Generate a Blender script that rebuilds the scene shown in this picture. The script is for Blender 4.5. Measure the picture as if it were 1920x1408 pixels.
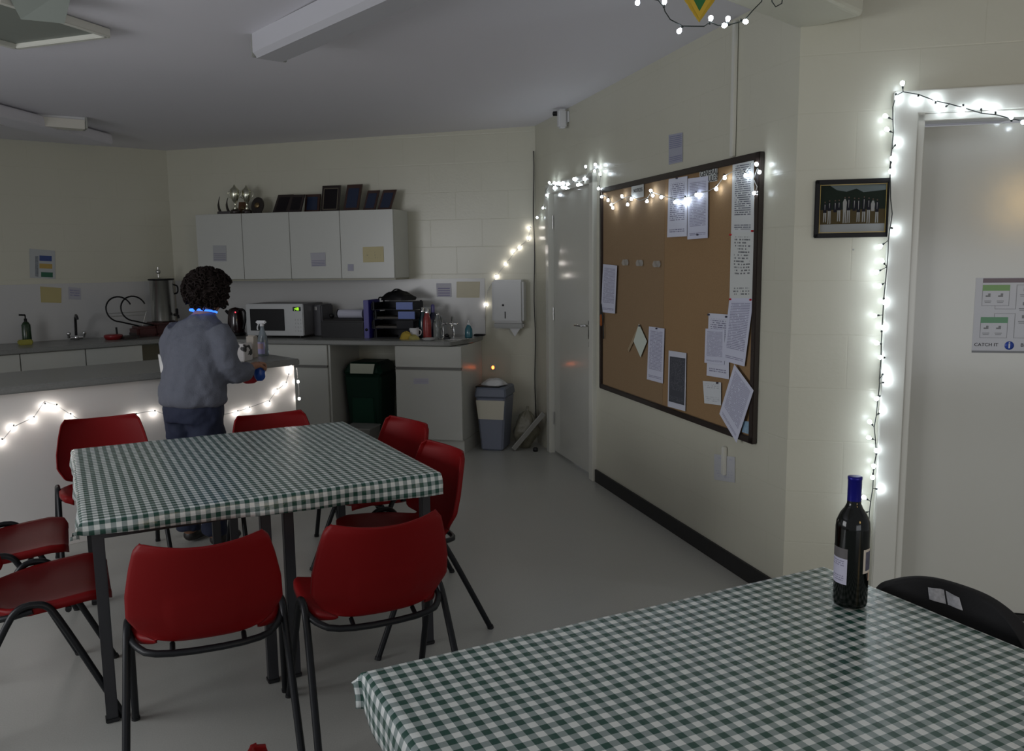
import bpy, bmesh, math, random
from mathutils import Vector, Matrix, noise
R = math.radians
random.seed(7)
for o in list(bpy.data.objects): bpy.data.objects.remove(o)
scn = bpy.context.scene
COL = scn.collection

# ---------------------------------------------------------------- camera
FPX, PITCH, ROLL, EYE = 1570.0, R(7.7), R(-0.7), 1.5
def c2w(x, y, z):
    cr, sr = math.cos(ROLL), math.sin(ROLL); x, y = cr*x-sr*y, sr*x+cr*y
    cp, sp = math.cos(PITCH), math.sin(PITCH)
    return Vector((x, z*cp+y*sp, y*cp-z*sp))
cam = bpy.data.cameras.new('camera'); camo = bpy.data.objects.new('camera', cam); COL.objects.link(camo)
cam.sensor_width = 36; cam.lens = FPX/1920*36; cam.clip_start = .05
m = Matrix([c2w(1,0,0), c2w(0,1,0), -c2w(0,0,1)]).transposed().to_4x4(); m.translation = (0,0,EYE)
camo.matrix_world = m
scn.camera = camo

# ---------------------------------------------------------------- world, lamps, exposure
w = bpy.data.worlds.new('world'); scn.world = w; w.use_nodes = True
w.node_tree.nodes['Background'].inputs[0].default_value = (.92, .95, 1.0, 1)
w.node_tree.nodes['Background'].inputs[1].default_value = .35
scn.view_settings.view_transform = 'Standard'
scn.view_settings.look = 'None'
scn.view_settings.gamma = 1
scn.view_settings.exposure = -.28
def area(name, loc, target, size, power, color):
    l = bpy.data.lights.new(name, 'AREA'); l.shape = 'RECTANGLE'; l.size, l.size_y = size; l.energy = power; l.color = color
    o = bpy.data.objects.new(name, l); COL.objects.link(o); o.location = loc
    o.rotation_euler = (Vector(target)-Vector(loc)).to_track_quat('-Z', 'Y').to_euler()
    return o
# unseen fill lamps added behind and left of camera, and a warm hall lamp
area('rear_fill_light', (1.9, -2.4, 1.0), (.4, 4, 2.0), (2.4, 1.3), 27, (.90, .94, 1.0))
area('left_fill_light', (-4.0, 1.3, 1.5), (1.6, 3.6, .2), (2.2, 1.2), 62, (.96, .97, 1.0))
area('warm_hall_lamp', (2.3, -1.0, 1.95), (-2.5, 5.5, 1.8), (.5, .35), 9, (1.0, .66, .25))

# ---------------------------------------------------------------- geometry of the room
def uh(h): return Vector((math.sin(R(h)), math.cos(R(h)), 0))
A = Vector((.207, 6.885, 0))                      # corner right wall / back wall
B = A-3.38*uh(104)                                # corner back wall / left wall
E = A+3.51*uh(164)                                # outer corner right wall / entrance wall
LW = 226
def ceilz(x): return 2.575+.0145*(x-.2)
def ray(px, py): return c2w((px-960)/FPX, (704-py)/FPX, 1)
CAM = Vector((0, 0, EYE))
def hz(px, py, z):
    d = ray(px, py); return CAM+d*((z-EYE)/d.z)
def vw(px, py, p, n):
    d = ray(px, py); n = Vector(n); return CAM+d*((Vector(p)-CAM).dot(n)/d.dot(n))
NB, NR, NE, NL = uh(194), uh(254), uh(194), uh(LW-90)     # wall normals into the room
ROTB, ROTR, ROTE, ROTL = R(-14), R(-74), R(-14), R(90-(LW-180))
def onB(px, py, d=0): return vw(px, py, A+NB*d, NB)
def onR(px, py, d=0): return vw(px, py, A+NR*d, NR)
def onE(px, py, d=0): return vw(px, py, E+NE*d, NE)
def onL(px, py, d=0): return vw(px, py, B+NL*d, NL)
def bw(t, d, z=0): v = A-t*uh(104)+d*NB; v.z = z; return v       # back wall: t left of corner, d off the wall
def lw(s, d, z=0): v = B+s*uh(LW)+d*NL; v.z = z; return v

# ---------------------------------------------------------------- materials
MATS = {}
def nt(name):
    m = bpy.data.materials.new(name); m.use_nodes = True
    return m, m.node_tree, m.node_tree.nodes['Principled BSDF']
def mat(name, col, rough=.5, metal=0, coat=0, trans=0, ior=None, spec=None, bump=0, bscale=60, emit=None, estr=0, alpha=1, var=0):
    if name in MATS: return MATS[name]
    m, t, b = nt(name)
    b.inputs['Base Color'].default_value = (*col, 1); b.inputs['Roughness'].default_value = rough
    b.inputs['Metallic'].default_value = metal; b.inputs['Coat Weight'].default_value = coat
    b.inputs['Transmission Weight'].default_value = trans
    if spec is not None: b.inputs['Specular IOR Level'].default_value = spec
    if ior: b.inputs['IOR'].default_value = ior
    if emit: b.inputs['Emission Color'].default_value = (*emit, 1); b.inputs['Emission Strength'].default_value = estr
    b.inputs['Alpha'].default_value = alpha
    if bump or var:
        tc = t.nodes.new('ShaderNodeTexCoord'); n = t.nodes.new('ShaderNodeTexNoise'); n.inputs['Scale'].default_value = bscale
        n.inputs['Detail'].default_value = 4
        t.links.new(tc.outputs['Object'], n.inputs['Vector'])
        if bump:
            bp = t.nodes.new('ShaderNodeBump'); bp.inputs['Strength'].default_value = bump; bp.inputs['Distance'].default_value = .01
            t.links.new(n.outputs['Fac'], bp.inputs['Height']); t.links.new(bp.outputs['Normal'], b.inputs['Normal'])
        if var:
            r = t.nodes.new('ShaderNodeMixRGB'); r.inputs[1].default_value = (*[c*(1-var) for c in col], 1); r.inputs[2].default_value = (*[min(1, c*(1+var)) for c in col], 1)
            t.links.new(n.outputs['Fac'], r.inputs[0]); t.links.new(r.outputs[0], b.inputs['Base Color'])
    MATS[name] = m; return m
def blockwall(name, col, rough=.28, zoff=.058):
    m, t, b = nt(name); N, L = t.nodes.new, t.links.new
    tc = N('ShaderNodeTexCoord'); sx = N('ShaderNodeSeparateXYZ'); cx = N('ShaderNodeCombineXYZ'); ad = N('ShaderNodeMath'); ad.inputs[1].default_value = -zoff+.225*4
    L(tc.outputs['Object'], sx.inputs[0]); L(sx.outputs[0], cx.inputs[0]); L(sx.outputs[2], ad.inputs[0]); L(ad.outputs[0], cx.inputs[1])
    br = N('ShaderNodeTexBrick'); br.inputs['Scale'].default_value = 1; br.inputs['Brick Width'].default_value = .45; br.inputs['Row Height'].default_value = .225
    br.inputs['Mortar Size'].default_value = .0035; br.inputs['Mortar Smooth'].default_value = .6; br.offset = .5
    L(cx.outputs[0], br.inputs['Vector'])
    no = N('ShaderNodeTexNoise'); no.inputs['Scale'].default_value = 55; no.inputs['Detail'].default_value = 5; L(tc.outputs['Object'], no.inputs['Vector'])
    n2 = N('ShaderNodeTexNoise'); n2.inputs['Scale'].default_value = 2.5; L(tc.outputs['Object'], n2.inputs['Vector'])
    b1 = N('ShaderNodeBump'); b1.invert = True; b1.inputs['Strength'].default_value = .16; b1.inputs['Distance'].default_value = .004; L(br.outputs['Fac'], b1.inputs['Height'])
    b2 = N('ShaderNodeBump'); b2.inputs['Strength'].default_value = .12; b2.inputs['Distance'].default_value = .004; L(no.outputs['Fac'], b2.inputs['Height']); L(b1.outputs['Normal'], b2.inputs['Normal'])
    L(b2.outputs['Normal'], b.inputs['Normal'])
    mx = N('ShaderNodeMixRGB'); mx.inputs[1].default_value = (*col, 1); mx.inputs[2].default_value = (*[c*.93 for c in col], 1); L(n2.outputs['Fac'], mx.inputs[0])
    m2 = N('ShaderNodeMixRGB'); m2.blend_type = 'MULTIPLY'; m2.inputs[2].default_value = (.97, .97, .96, 1); L(br.outputs['Fac'], m2.inputs[0]); L(mx.outputs[0], m2.inputs[1])
    L(m2.outputs[0], b.inputs['Base Color']); b.inputs['Roughness'].default_value = rough
    return m
def floormat():
    m, t, b = nt('vinyl_floor'); N, L = t.nodes.new, t.links.new
    tc = N('ShaderNodeTexCoord'); n = N('ShaderNodeTexNoise'); n.inputs['Scale'].default_value = 1.6; n.inputs['Detail'].default_value = 6
    L(tc.outputs['Object'], n.inputs['Vector'])
    f = N('ShaderNodeTexNoise'); f.inputs['Scale'].default_value = 220; L(tc.outputs['Object'], f.inputs['Vector'])
    mx = N('ShaderNodeMixRGB'); mx.inputs[1].default_value = (.33, .34, .31, 1); mx.inputs[2].default_value = (.42, .42, .385, 1); L(n.outputs['Fac'], mx.inputs[0])
    m2 = N('ShaderNodeMixRGB'); m2.inputs[0].default_value = .12; L(mx.outputs[0], m2.inputs[1]); L(f.outputs['Fac'], m2.inputs[2]); L(m2.outputs[0], b.inputs['Base Color'])
    mr = N('ShaderNodeMapRange'); mr.inputs[3].default_value = .24; mr.inputs[4].default_value = .42; L(n.outputs['Fac'], mr.inputs[0]); L(mr.outputs[0], b.inputs['Roughness'])
    bp = N('ShaderNodeBump'); bp.inputs['Strength'].default_value = .06; bp.inputs['Distance'].default_value = .01
    n3 = N('ShaderNodeTexNoise'); n3.inputs['Scale'].default_value = 9; L(tc.outputs['Object'], n3.inputs['Vector']); L(n3.outputs['Fac'], bp.inputs['Height']); L(bp.outputs['Normal'], b.inputs['Normal'])
    return m
def gingham(name, p=.032):
    m, t, b = nt(name); N, L = t.nodes.new, t.links.new
    uv = N('ShaderNodeUVMap'); sx = N('ShaderNodeSeparateXYZ'); L(uv.outputs[0], sx.inputs[0])
    outs = []
    for k in (0, 1):
        d = N('ShaderNodeMath'); d.operation = 'DIVIDE'; d.inputs[1].default_value = p; L(sx.outputs[k], d.inputs[0])
        f = N('ShaderNodeMath'); f.operation = 'FRACT'; L(d.outputs[0], f.inputs[0])
        g = N('ShaderNodeMath'); g.operation = 'GREATER_THAN'; g.inputs[1].default_value = .5; L(f.outputs[0], g.inputs[0]); outs.append(g)
    s = N('ShaderNodeMath'); s.operation = 'ADD'; L(outs[0].outputs[0], s.inputs[0]); L(outs[1].outputs[0], s.inputs[1])
    h = N('ShaderNodeMath'); h.operation = 'DIVIDE'; h.inputs[1].default_value = 2; L(s.outputs[0], h.inputs[0])
    cr = N('ShaderNodeValToRGB'); cr.color_ramp.interpolation = 'CONSTANT'
    cr.color_ramp.elements[0].position = 0; cr.color_ramp.elements[0].color = (.76, .80, .78, 1)
    e = cr.color_ramp.elements.new(.3); e.color = (.27, .335, .325, 1)
    cr.color_ramp.elements[-1].position = .8; cr.color_ramp.elements[-1].color = (.018, .075, .055, 1)
    L(h.outputs[0], cr.inputs[0]); L(cr.outputs[0], b.inputs['Base Color'])
    b.inputs['Roughness'].default_value = .26; b.inputs['Specular IOR Level'].default_value = .55
    tc = N('ShaderNodeTexCoord'); mp = N('ShaderNodeMapping'); mp.inputs['Scale'].default_value = (1, .35, 1); L(tc.outputs['Object'], mp.inputs[0])
    n = N('ShaderNodeTexNoise'); n.inputs['Scale'].default_value = 16; n.inputs['Detail'].default_value = 5; n.inputs['Roughness'].default_value = .62; L(mp.outputs[0], n.inputs['Vector'])
    bp = N('ShaderNodeBump'); bp.inputs['Strength'].default_value = .38; bp.inputs['Distance'].default_value = .012
    L(n.outputs['Fac'], bp.inputs['Height']); L(bp.outputs['Normal'], b.inputs['Normal'])
    return m
def printed(name, paper=(.62, .63, .70), ink=(.16, .16, .22), rows=26, mu=.1, mv=.08, dens=.55, head=0):
    """paper with rows of small illegible print, in the sheet's own UV"""
    if name in MATS: return MATS[name]
    m, t, b = nt(name); N, L = t.nodes.new, t.links.new
    uv = N('ShaderNodeUVMap'); sx = N('ShaderNodeSeparateXYZ'); L(uv.outputs[0], sx.inputs[0])
    def M(op, a, c=None):
        n = N('ShaderNodeMath'); n.operation = op
        for i, v in enumerate((a, c)):
            if v is None: continue
            if isinstance(v, (int, float)): n.inputs[i].default_value = v
            else: L(v, n.inputs[i])
        return n.outputs[0]
    u, v = sx.outputs[0], sx.outputs[1]
    inside = M('MULTIPLY', M('MULTIPLY', M('GREATER_THAN', u, mu), M('LESS_THAN', u, 1-mu)), M('MULTIPLY', M('GREATER_THAN', v, mv), M('LESS_THAN', v, 1-mv)))
    rv = M('MULTIPLY', v, rows); line = M('GREATER_THAN', M('FRACT', rv), .5)
    cb = N('ShaderNodeCombineXYZ'); L(M('MULTIPLY', u, 16), cb.inputs[0]); L(M('MULTIPLY', M('FLOOR', rv), 3.7), cb.inputs[1])
    no = N('ShaderNodeTexNoise'); no.inputs['Scale'].default_value = 1; no.inputs['Detail'].default_value = 2; L(cb.outputs[0], no.inputs['Vector'])
    words = M('GREATER_THAN', no.outputs['Fac'], 1-dens)
    cb2 = N('ShaderNodeCombineXYZ'); L(M('MULTIPLY', M('FLOOR', M('MULTIPLY', rv, .25)), 5.3), cb2.inputs[1])
    n2 = N('ShaderNodeTexNoise'); n2.inputs['Scale'].default_value = 1; L(cb2.outputs[0], n2.inputs['Vector'])
    para = M('GREATER_THAN', n2.outputs['Fac'], .42)
    fac = M('MULTIPLY', M('MULTIPLY', inside, line), M('MULTIPLY', words, para))
    mx = N('ShaderNodeMixRGB'); L(fac, mx.inputs[0]); mx.inputs[1].default_value = (*paper, 1); mx.inputs[2].default_value = (*ink, 1)
    L(mx.outputs[0], b.inputs['Base Color']); b.inputs['Roughness'].default_value = .55
    MATS[name] = m; return m

M_WALL = blockwall('painted_block_wall', (.57, .56, .46))
M_CEIL = mat('painted_ceiling', (.76, .75, .80), .7, bump=.05, bscale=40)
M_FLOOR = floormat()
M_SPLASH = mat('white_splash_panel', (.50, .50, .49), .25)
M_DOOR = mat('glossy_white_door_paint', (.53, .53, .48), .16, bump=.03, bscale=14)
M_TRIM = mat('white_gloss_trim', (.62, .62, .56), .2)
M_BLACK = mat('black_rubber', (.008, .008, .009), .5)
M_RED = mat('red_plastic_shell', (.18, .0016, .0026), .5, spec=.2, bump=.04, bscale=180)
M_TUBE = mat('dark_painted_tube', (.007, .008, .010), .4, spec=.3)
M_LEG = mat('dark_grey_table_leg', (.026, .026, .030), .45)
M_TOP = mat('laminate_table_top', (.35, .30, .22), .4)
M_CAB = mat('white_cabinet_laminate', (.49, .50, .465), .3)
M_CABIN = mat('cabinet_edge', (.30, .29, .22), .4)
M_WORK = mat('grey_laminate_worktop', (.20, .205, .195), .3, var=.2, bscale=120)
M_ISL = mat('island_white_panel', (.74, .72, .69), .4)
M_PLA = mat('white_plastic', (.62, .63, .64), .3)
M_BLK = mat('black_plastic', (.006, .006, .007), .4, spec=.25)
M_CHROME = mat('chrome', (.7, .7, .7), .12, metal=1)
M_STEEL = mat('brushed_steel', (.55, .55, .53), .28, metal=1)
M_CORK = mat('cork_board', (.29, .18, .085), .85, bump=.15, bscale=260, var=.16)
M_BFRAME = mat('dark_stained_frame', (.022, .014, .012), .3, coat=.4)
M_GREEN = mat('dark_green_plastic', (.002, .024, .014), .5, spec=.25)
M_GREY = mat('grey_blue_bin_plastic', (.17, .19, .25), .45)
M_LABEL = mat('cream_label', (.55, .53, .44), .6)
M_CABLE = mat('dark_green_cable', (.015, .022, .02), .5)
M_CLEAR = mat('clear_cable', (.52, .52, .50), .25)
M_BULBC = mat('cool_white_bulb', (1, 1, 1), .3, emit=(.80, .90, 1.0), estr=34)
M_BULBW = mat('neutral_white_bulb', (1, 1, 1), .3, emit=(1.0, .93, .88), estr=34)

# ---------------------------------------------------------------- mesh builder
class MB:
    def __init__(s): s.v, s.f, s.mi, s.uv, s.sm = [], [], [], [], []
    def add(s, vs, fs, mi=0, uvs=None, smooth=False):
        o = len(s.v); s.v += [Vector(v) for v in vs]
        for k, f in enumerate(fs):
            s.f.append([o+i for i in f]); s.mi.append(mi); s.sm.append(smooth)
            s.uv.append([uvs[i] for i in f] if uvs else [(0, 0)]*len(f))
        return s
    def box(s, c, d, rot=0, bev=0, mi=0, tilt=None):
        bm = bmesh.new(); bmesh.ops.create_cube(bm, size=1)
        bmesh.ops.scale(bm, vec=Vector(d), verts=bm.verts)
        if bev: bmesh.ops.bevel(bm, geom=bm.edges[:], offset=min(bev, min(d)*.45), segments=2, affect='EDGES')
        Mx = Matrix.Translation(Vector(c))@Matrix.Rotation(rot, 4, 'Z')
        if tilt: Mx = Mx@Matrix.Rotation(tilt, 4, 'X')
        s._bm(bm, Mx, mi); return s
    def _bm(s, bm, Mx, mi, smooth=False):
        bm.verts.index_update()
        s.add([Mx@v.co for v in bm.verts], [[v.index for v in f.verts] for f in bm.faces], mi, smooth=smooth); bm.free()
    def quadbox(s, ps, n, th, mi=0, uv=True):
        """a flat sheet from 4 corners (TL,TR,BR,BL), thickness th towards n"""
        n = Vector(n)*th; ps = [Vector(p) for p in ps]
        s.add([p+n for p in ps]+ps, [[3, 2, 1, 0], [4, 5, 6, 7], [0, 1, 5, 4], [1, 2, 6, 5], [2, 3, 7, 6], [3, 0, 4, 7]], mi,
              uvs=[(0, 1), (1, 1), (1, 0), (0, 0)]*2); return s
    def tube(s, pts, r, seg=8, mi=0, closed=False, smooth_path=0):
        pts = [Vector(p) for p in pts]
        for _ in range(smooth_path):
            q = [pts[0]]
            for a, b in zip(pts, pts[1:]): q += [a*.75+b*.25, a*.25+b*.75]
            q.append(pts[-1]); pts = q
        rs = r if isinstance(r, (list, tuple)) else [r]*len(pts)
        if len(rs) != len(pts): rs = [rs[min(len(rs)-1, int(i*len(rs)/len(pts)))] for i in range(len(pts))]
        n = len(pts); rings = []; up = None
        for i, p in enumerate(pts):
            d = (pts[min(i+1, n-1)]-pts[max(i-1, 0)]) if not closed else (pts[(i+1) % n]-pts[i-1])
            if d.length < 1e-9: d = Vector((0, 0, 1))
            d.normalize()
            if up is None: up = d.orthogonal().normalized()
            up = (up-d*up.dot(d)); up = up.normalized() if up.length > 1e-6 else d.orthogonal().normalized()
            sd = d.cross(up)
            rings.append([p+(up*math.cos(2*math.pi*k/seg)+sd*math.sin(2*math.pi*k/seg))*rs[i] for k in range(seg)])
        vs = [v for r_ in rings for v in r_]; fs = []
        for i in range(n if closed else n-1):
            j = (i+1) % n
            for k in range(seg): fs.append([i*seg+k, i*seg+(k+1) % seg, j*seg+(k+1) % seg, j*seg+k])
        s.add(vs, fs, mi, smooth=True)
        if not closed:
            s.add(rings[0], [list(range(seg))[::-1]], mi); s.add(rings[-1], [list(range(seg))], mi)
        return s
    def lathe(s, prof, c=(0, 0, 0), seg=24, mi=0, sx=1, sy=1, smooth=True, rotm=None):
        c = Vector(c); vs = []; fs = []; uvs = []
        for i, (r, z) in enumerate(prof):
            for k in range(seg+1):
                a = 2*math.pi*k/seg; p = Vector((r*math.cos(a)*sx, r*math.sin(a)*sy, z))
                if rotm: p = rotm@p
                vs.append(c+p); uvs.append((k/seg, i/(len(prof)-1)))
        w_ = seg+1
        for i in range(len(prof)-1):
            for k in range(seg): fs.append([i*w_+k, i*w_+k+1, (i+1)*w_+k+1, (i+1)*w_+k])
        s.add(vs, fs, mi, uvs, smooth); return s
    def ball(s, c, r, mi=0, sub=2, sc=(1, 1, 1)):
        bm = bmesh.new(); bmesh.ops.create_icosphere(bm, subdivisions=sub, radius=r)
        s._bm(bm, Matrix.Translation(Vector(c))@Matrix.Diagonal((*sc, 1)), mi, True); return s
    def grid(s, nu, nv, fn, mi=0, uvfn=None, smooth=True):
        vs = []; uvs = []
        for j in range(nv+1):
            for i in range(nu+1):
                vs.append(fn(i/nu, j/nv)); uvs.append(uvfn(i/nu, j/nv) if uvfn else (i/nu, j/nv))
        fs = [[j*(nu+1)+i, j*(nu+1)+i+1, (j+1)*(nu+1)+i+1, (j+1)*(nu+1)+i] for j in range(nv) for i in range(nu)]
        s.add(vs, fs, mi, uvs, smooth); return s
    def prism(s, pts, z0, z1, mi=0):
        n = len(pts); s.add([(*p, z0) for p in pts]+[(*p, z1) for p in pts], [list(range(n))[::-1], list(range(n, 2*n))]+[[i, (i+1) % n, n+(i+1) % n, n+i] for i in range(n)], mi); return s
    def build(s, name, mats, parent=None, loc=None, rot=0, world=False, **tags):
        """world=True: vertices are world points, re-expressed about loc/rot (or the parent)"""
        if not isinstance(mats, (list, tuple)): mats = [mats]
        if world:
            if parent: inv = wm(parent).inverted()
            else:
                if loc is None:
                    loc = sum(s.v, Vector())/len(s.v)
                inv = (Matrix.Translation(Vector(loc))@Matrix.Rotation(rot, 4, 'Z')).inverted()
            vs = [inv@v for v in s.v]
        else: vs = s.v
        me = bpy.data.meshes.new(name); me.from_pydata([tuple(v) for v in vs], [], s.f)
        uvl = me.uv_layers.new(name='UVMap')
        for p, mi, uv, sm in zip(me.polygons, s.mi, s.uv, s.sm):
            p.material_index = mi; p.use_smooth = sm
            for li, c in zip(p.loop_indices, uv): uvl.data[li].uv = c
        for x in mats: me.materials.append(x)
        me.update(); o = bpy.data.objects.new(name, me); COL.objects.link(o)
        if parent: o.parent = parent
        if loc is not None and not (world and parent): o.location = loc; o.rotation_euler = (0, 0, rot)
        tagobj(o, **tags)
        return o
def wm(o):
    m_ = Matrix.LocRotScale(o.location, o.rotation_euler, o.scale)
    return wm(o.parent)@m_ if o.parent else m_
def tagobj(o, label=None, cat=None, group=None, kind=None):
    if label: o['label'] = label
    if cat: o['category'] = cat
    if group: o['group'] = group
    if kind: o['kind'] = kind
    return o
def thing(name, label, cat, loc=(0, 0, 0), rot=0, group=None):
    o = bpy.data.objects.new(name, None); COL.objects.link(o); o.empty_display_size = .05
    o.location = loc; o.rotation_euler = (0, 0, rot); return tagobj(o, label, cat, group)
def copy_tree(o, parent=None):
    c = o.copy(); COL.objects.link(c); c.parent = parent
    for ch in [x for x in COL.objects if x.parent == o]: copy_tree(ch, c)
    return c
def struct(name, mb, mats, loc=None, rot=0, parent=None, world=True, **k):
    o = mb.build(name, mats, parent, loc, rot, world, **k)
    if not parent: o['kind'] = 'structure'
    return o
def textpart(name, s, size, mt, parent, loc, rotz, face='wall', align='CENTER', ext=.0004):
    """lettering standing on a wall: loc in the parent's coordinates"""
    cu = bpy.data.curves.new(name, 'FONT'); cu.body = s; cu.size = size; cu.extrude = ext; cu.align_x = align; cu.align_y = 'CENTER'
    tmp = bpy.data.objects.new('tmp', cu); COL.objects.link(tmp)
    bpy.context.view_layer.update()
    me = bpy.data.meshes.new_from_object(tmp.evaluated_get(bpy.context.evaluated_depsgraph_get()))
    bpy.data.objects.remove(tmp)
    me.name = name; me.materials.clear(); me.materials.append(mt)
    o = bpy.data.objects.new(name, me); COL.objects.link(o); o.parent = parent; o.location = loc
    o.rotation_euler = (R(90), 0, rotz) if face == 'wall' else (0, 0, rotz)
    return o

# ================================================================ THE SETTING
def wallbox(p, q, z0, z1, n, th):
    """wall slab between plan points p and q, front face through p-q, thickness behind (away from n)"""
    p, q, n = Vector(p), Vector(q), Vector(n)
    a = [p, q, q-n*th, p-n*th]
    vs = [Vector((v.x, v.y, z0)) for v in a]+[Vector((v.x, v.y, z1)) for v in a]
    mb = MB(); mb.add(vs, [[0, 1, 2, 3][::-1], [4, 5, 6, 7], [0, 1, 5, 4], [1, 2, 6, 5], [2, 3, 7, 6], [3, 0, 4, 7]]); return mb
HC = 2.66
floor_pts = [(-7, -.8), (4.5, -.8), (4.5, 7.6), (-7, 9.0)]
struct('floor', MB().prism(floor_pts, -.1, 0), M_FLOOR)
cm = MB(); cp = [(-6.2, .2), (4.2, .2), (4.2, 7.4), (-6.2, 8.8)]
cm.add([(x, y, ceilz(x)) for x, y in cp]+[(x, y, ceilz(x)+.2) for x, y in cp], [[3, 2, 1, 0][::-1], [4, 5, 6, 7], [0, 1, 5, 4], [1, 2, 6, 5], [2, 3, 7, 6], [3, 0, 4, 7]])
struct('ceiling', cm, M_CEIL)
Lend = B+3.5*uh(LW); L2 = Lend+3.2*uh(164)
D0 = E+.355*uh(104); 
struct('wall_back', wallbox(B-.25*uh(104), A+.2*uh(104), 0, HC, NB, .2), M_WALL, loc=A, rot=ROTB)
# right wall with the opening for its door
R0, R1 = .335, 1.325
w_r = wallbox(A+R0*0*uh(164), A+R0*uh(164), 0, HC, NR, .2)
def addwb(mb, *a):
    x = wallbox(*a); o = len(mb.v); mb.v += x.v; mb.f += [[i+o for i in f] for f in x.f]; mb.mi += x.mi; mb.uv += x.uv; mb.sm += x.sm
addwb(w_r, A+R1*uh(164), E, 0, HC, NR, .2)
addwb(w_r, A+R0*uh(164), A+R1*uh(164), 2.07, HC, NR, .2)
struct('wall_right', w_r, M_WALL, loc=A, rot=ROTR)
T0 = .355
w_e = wallbox(E-.2*uh(164)*0, E+T0*uh(104), 0, HC, NE, .2)
addwb(w_e, E+T0*uh(104), E+1.45*uh(104), 2.145, HC, NE, .2)
addwb(w_e, E+1.45*uh(104), E+3*uh(104), 0, HC, NE, .2)
struct('wall_entrance', w_e, M_WALL, loc=E, rot=ROTE)
struct('wall_left', wallbox(Lend, B, 0, HC, NL, .2), M_WALL, loc=B, rot=ROTL)
# splash panels above the worktops
struct('trim_1', wallbox(bw(3.37, .001), bw(.435, .001), .9, 1.37, NB, -.006), M_SPLASH)
struct('trim_2', wallbox(lw(3.3, .001), lw(.01, .001), .9, 1.37, NL, -.006), M_SPLASH)
# skirting along the right wall
sk = wallbox(A+R1*uh(164)+NR*.001, E+NR*.001, 0, .085, NR, -.012); struct('baseboard_right', sk, M_BLACK)
sk = wallbox(E+NE*.001, E+T0*uh(104)+NE*.001, 0, .085, NE, -.012); struct('baseboard_entrance', sk, M_BLACK)
# white surface conduits on the right wall
p = onR(1379, 200, .002); q = onR(1361, 850, .002)
MB().box((p.x+NR.x*.01, p.y+NR.y*.01, 2.27), (.026, .018, .60), ROTR, .003).build('cable_conduit', M_TRIM, loc=(p.x, p.y, 2.27), rot=ROTR, world=True, label='white cable conduit rising from the cork notice board to the ceiling', cat='conduit')
MB().box((q.x+NR.x*.01, q.y+NR.y*.01, .53), (.026, .018, .14), ROTR, .003).build('cable_conduit', M_TRIM, loc=(q.x, q.y, .53), rot=ROTR, world=True, label='short white cable conduit just below the cork notice board', cat='conduit')
# thin black cable in the corner
cc = MB(); pts = [A+NR*.012+NB*.012+Vector((0.004*math.sin(z*9), 0, z)) for z in [.1+.12*i for i in range(20)]]
cc.tube(pts, .004, 6).build('corner_cable', M_BLACK, world=True, label='thin dark cable running down the far room corner beside the white door', cat='cable')
# roof beam over the outer corner, and one by the left wall
def beam(name, p0, p1, wd, zb, ztop, mt):
    p0, p1 = Vector(p0), Vector(p1); d = (p1-p0).normalized(); n = Vector((-d.y, d.x, 0))*wd/2
    a = [p0+n, p1+n, p1-n, p0-n]; mb = MB()
    mb.add([Vector((v.x, v.y, zb)) for v in a]+[Vector((v.x, v.y, ztop)) for v in a], [[0, 1, 2, 3], [7, 6, 5, 4], [0, 4, 5, 1], [1, 5, 6, 2], [2, 6, 7, 3], [3, 7, 4, 0]])
    o = struct(name, mb, mt)
    bv = o.modifiers.new('b', 'BEVEL'); bv.width = .02; bv.segments = 3; return o
bd = uh(226)
pe = E+Vector((.12, -.03, 0)); beam('trim_3', pe+bd*.02, pe+bd*4.6, .26, 2.42, 2.575, M_WALL)
q0 = hz(188, 272, 2.44); q1 = hz(-60, 212, 2.44)
beam('trim_4', (q0.x, q0.y, 0), tuple(Vector((q0.x, q0.y, 0))+(Vector((q1.x, q1.y, 0))-Vector((q0.x, q0.y, 0))).normalized()*3), .22, 2.44, 2.52, M_CEIL)

# --- door_1: white door in the right wall
dv = uh(164)
def rw(s, d, z): v = A+s*dv+NR*d; v.z = z; return v
d1 = thing('door_1', 'closed white glossy door in the right wall beside the far corner', 'door', rw((R0+R1)/2, 0, 0), ROTR); d1['kind'] = 'structure'
WD = R1-R0
fr = MB()
for x in (-WD/2+.035, WD/2-.035): fr.box((x, -.005, 1.03), (.07, .05, 2.06), 0, .004)
fr.box((0, -.005, 2.045), (WD, .05, .07), 0, .004)
fr.build('door_frame', M_TRIM, d1)
leaf = MB().box((0, .035, 1.012), (WD-.14, .04, 1.995), 0, .003); lf = leaf.build('door_leaf', M_DOOR, d1)
hd = MB().box((.33, .010, 1.03), (.03, .008, .13), 0, .004).tube([(.33, .01, 1.06), (.33, -.045, 1.06), (.32, -.05, 1.06), (.21, -.05, 1.058)], .009, 8).box((.33, .012, .93), (.02, .006, .04), 0, .002)
hd.build('door_handle', M_CHROME, d1, label='chrome lever handle')
hg = MB()
for z in (.28, 1.1, 1.8): hg.tube([(-WD/2+.072, .008, z-.05), (-WD/2+.072, .008, z+.05)], .007, 8)
hg.build('hinge', M_STEEL, d1)
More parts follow.
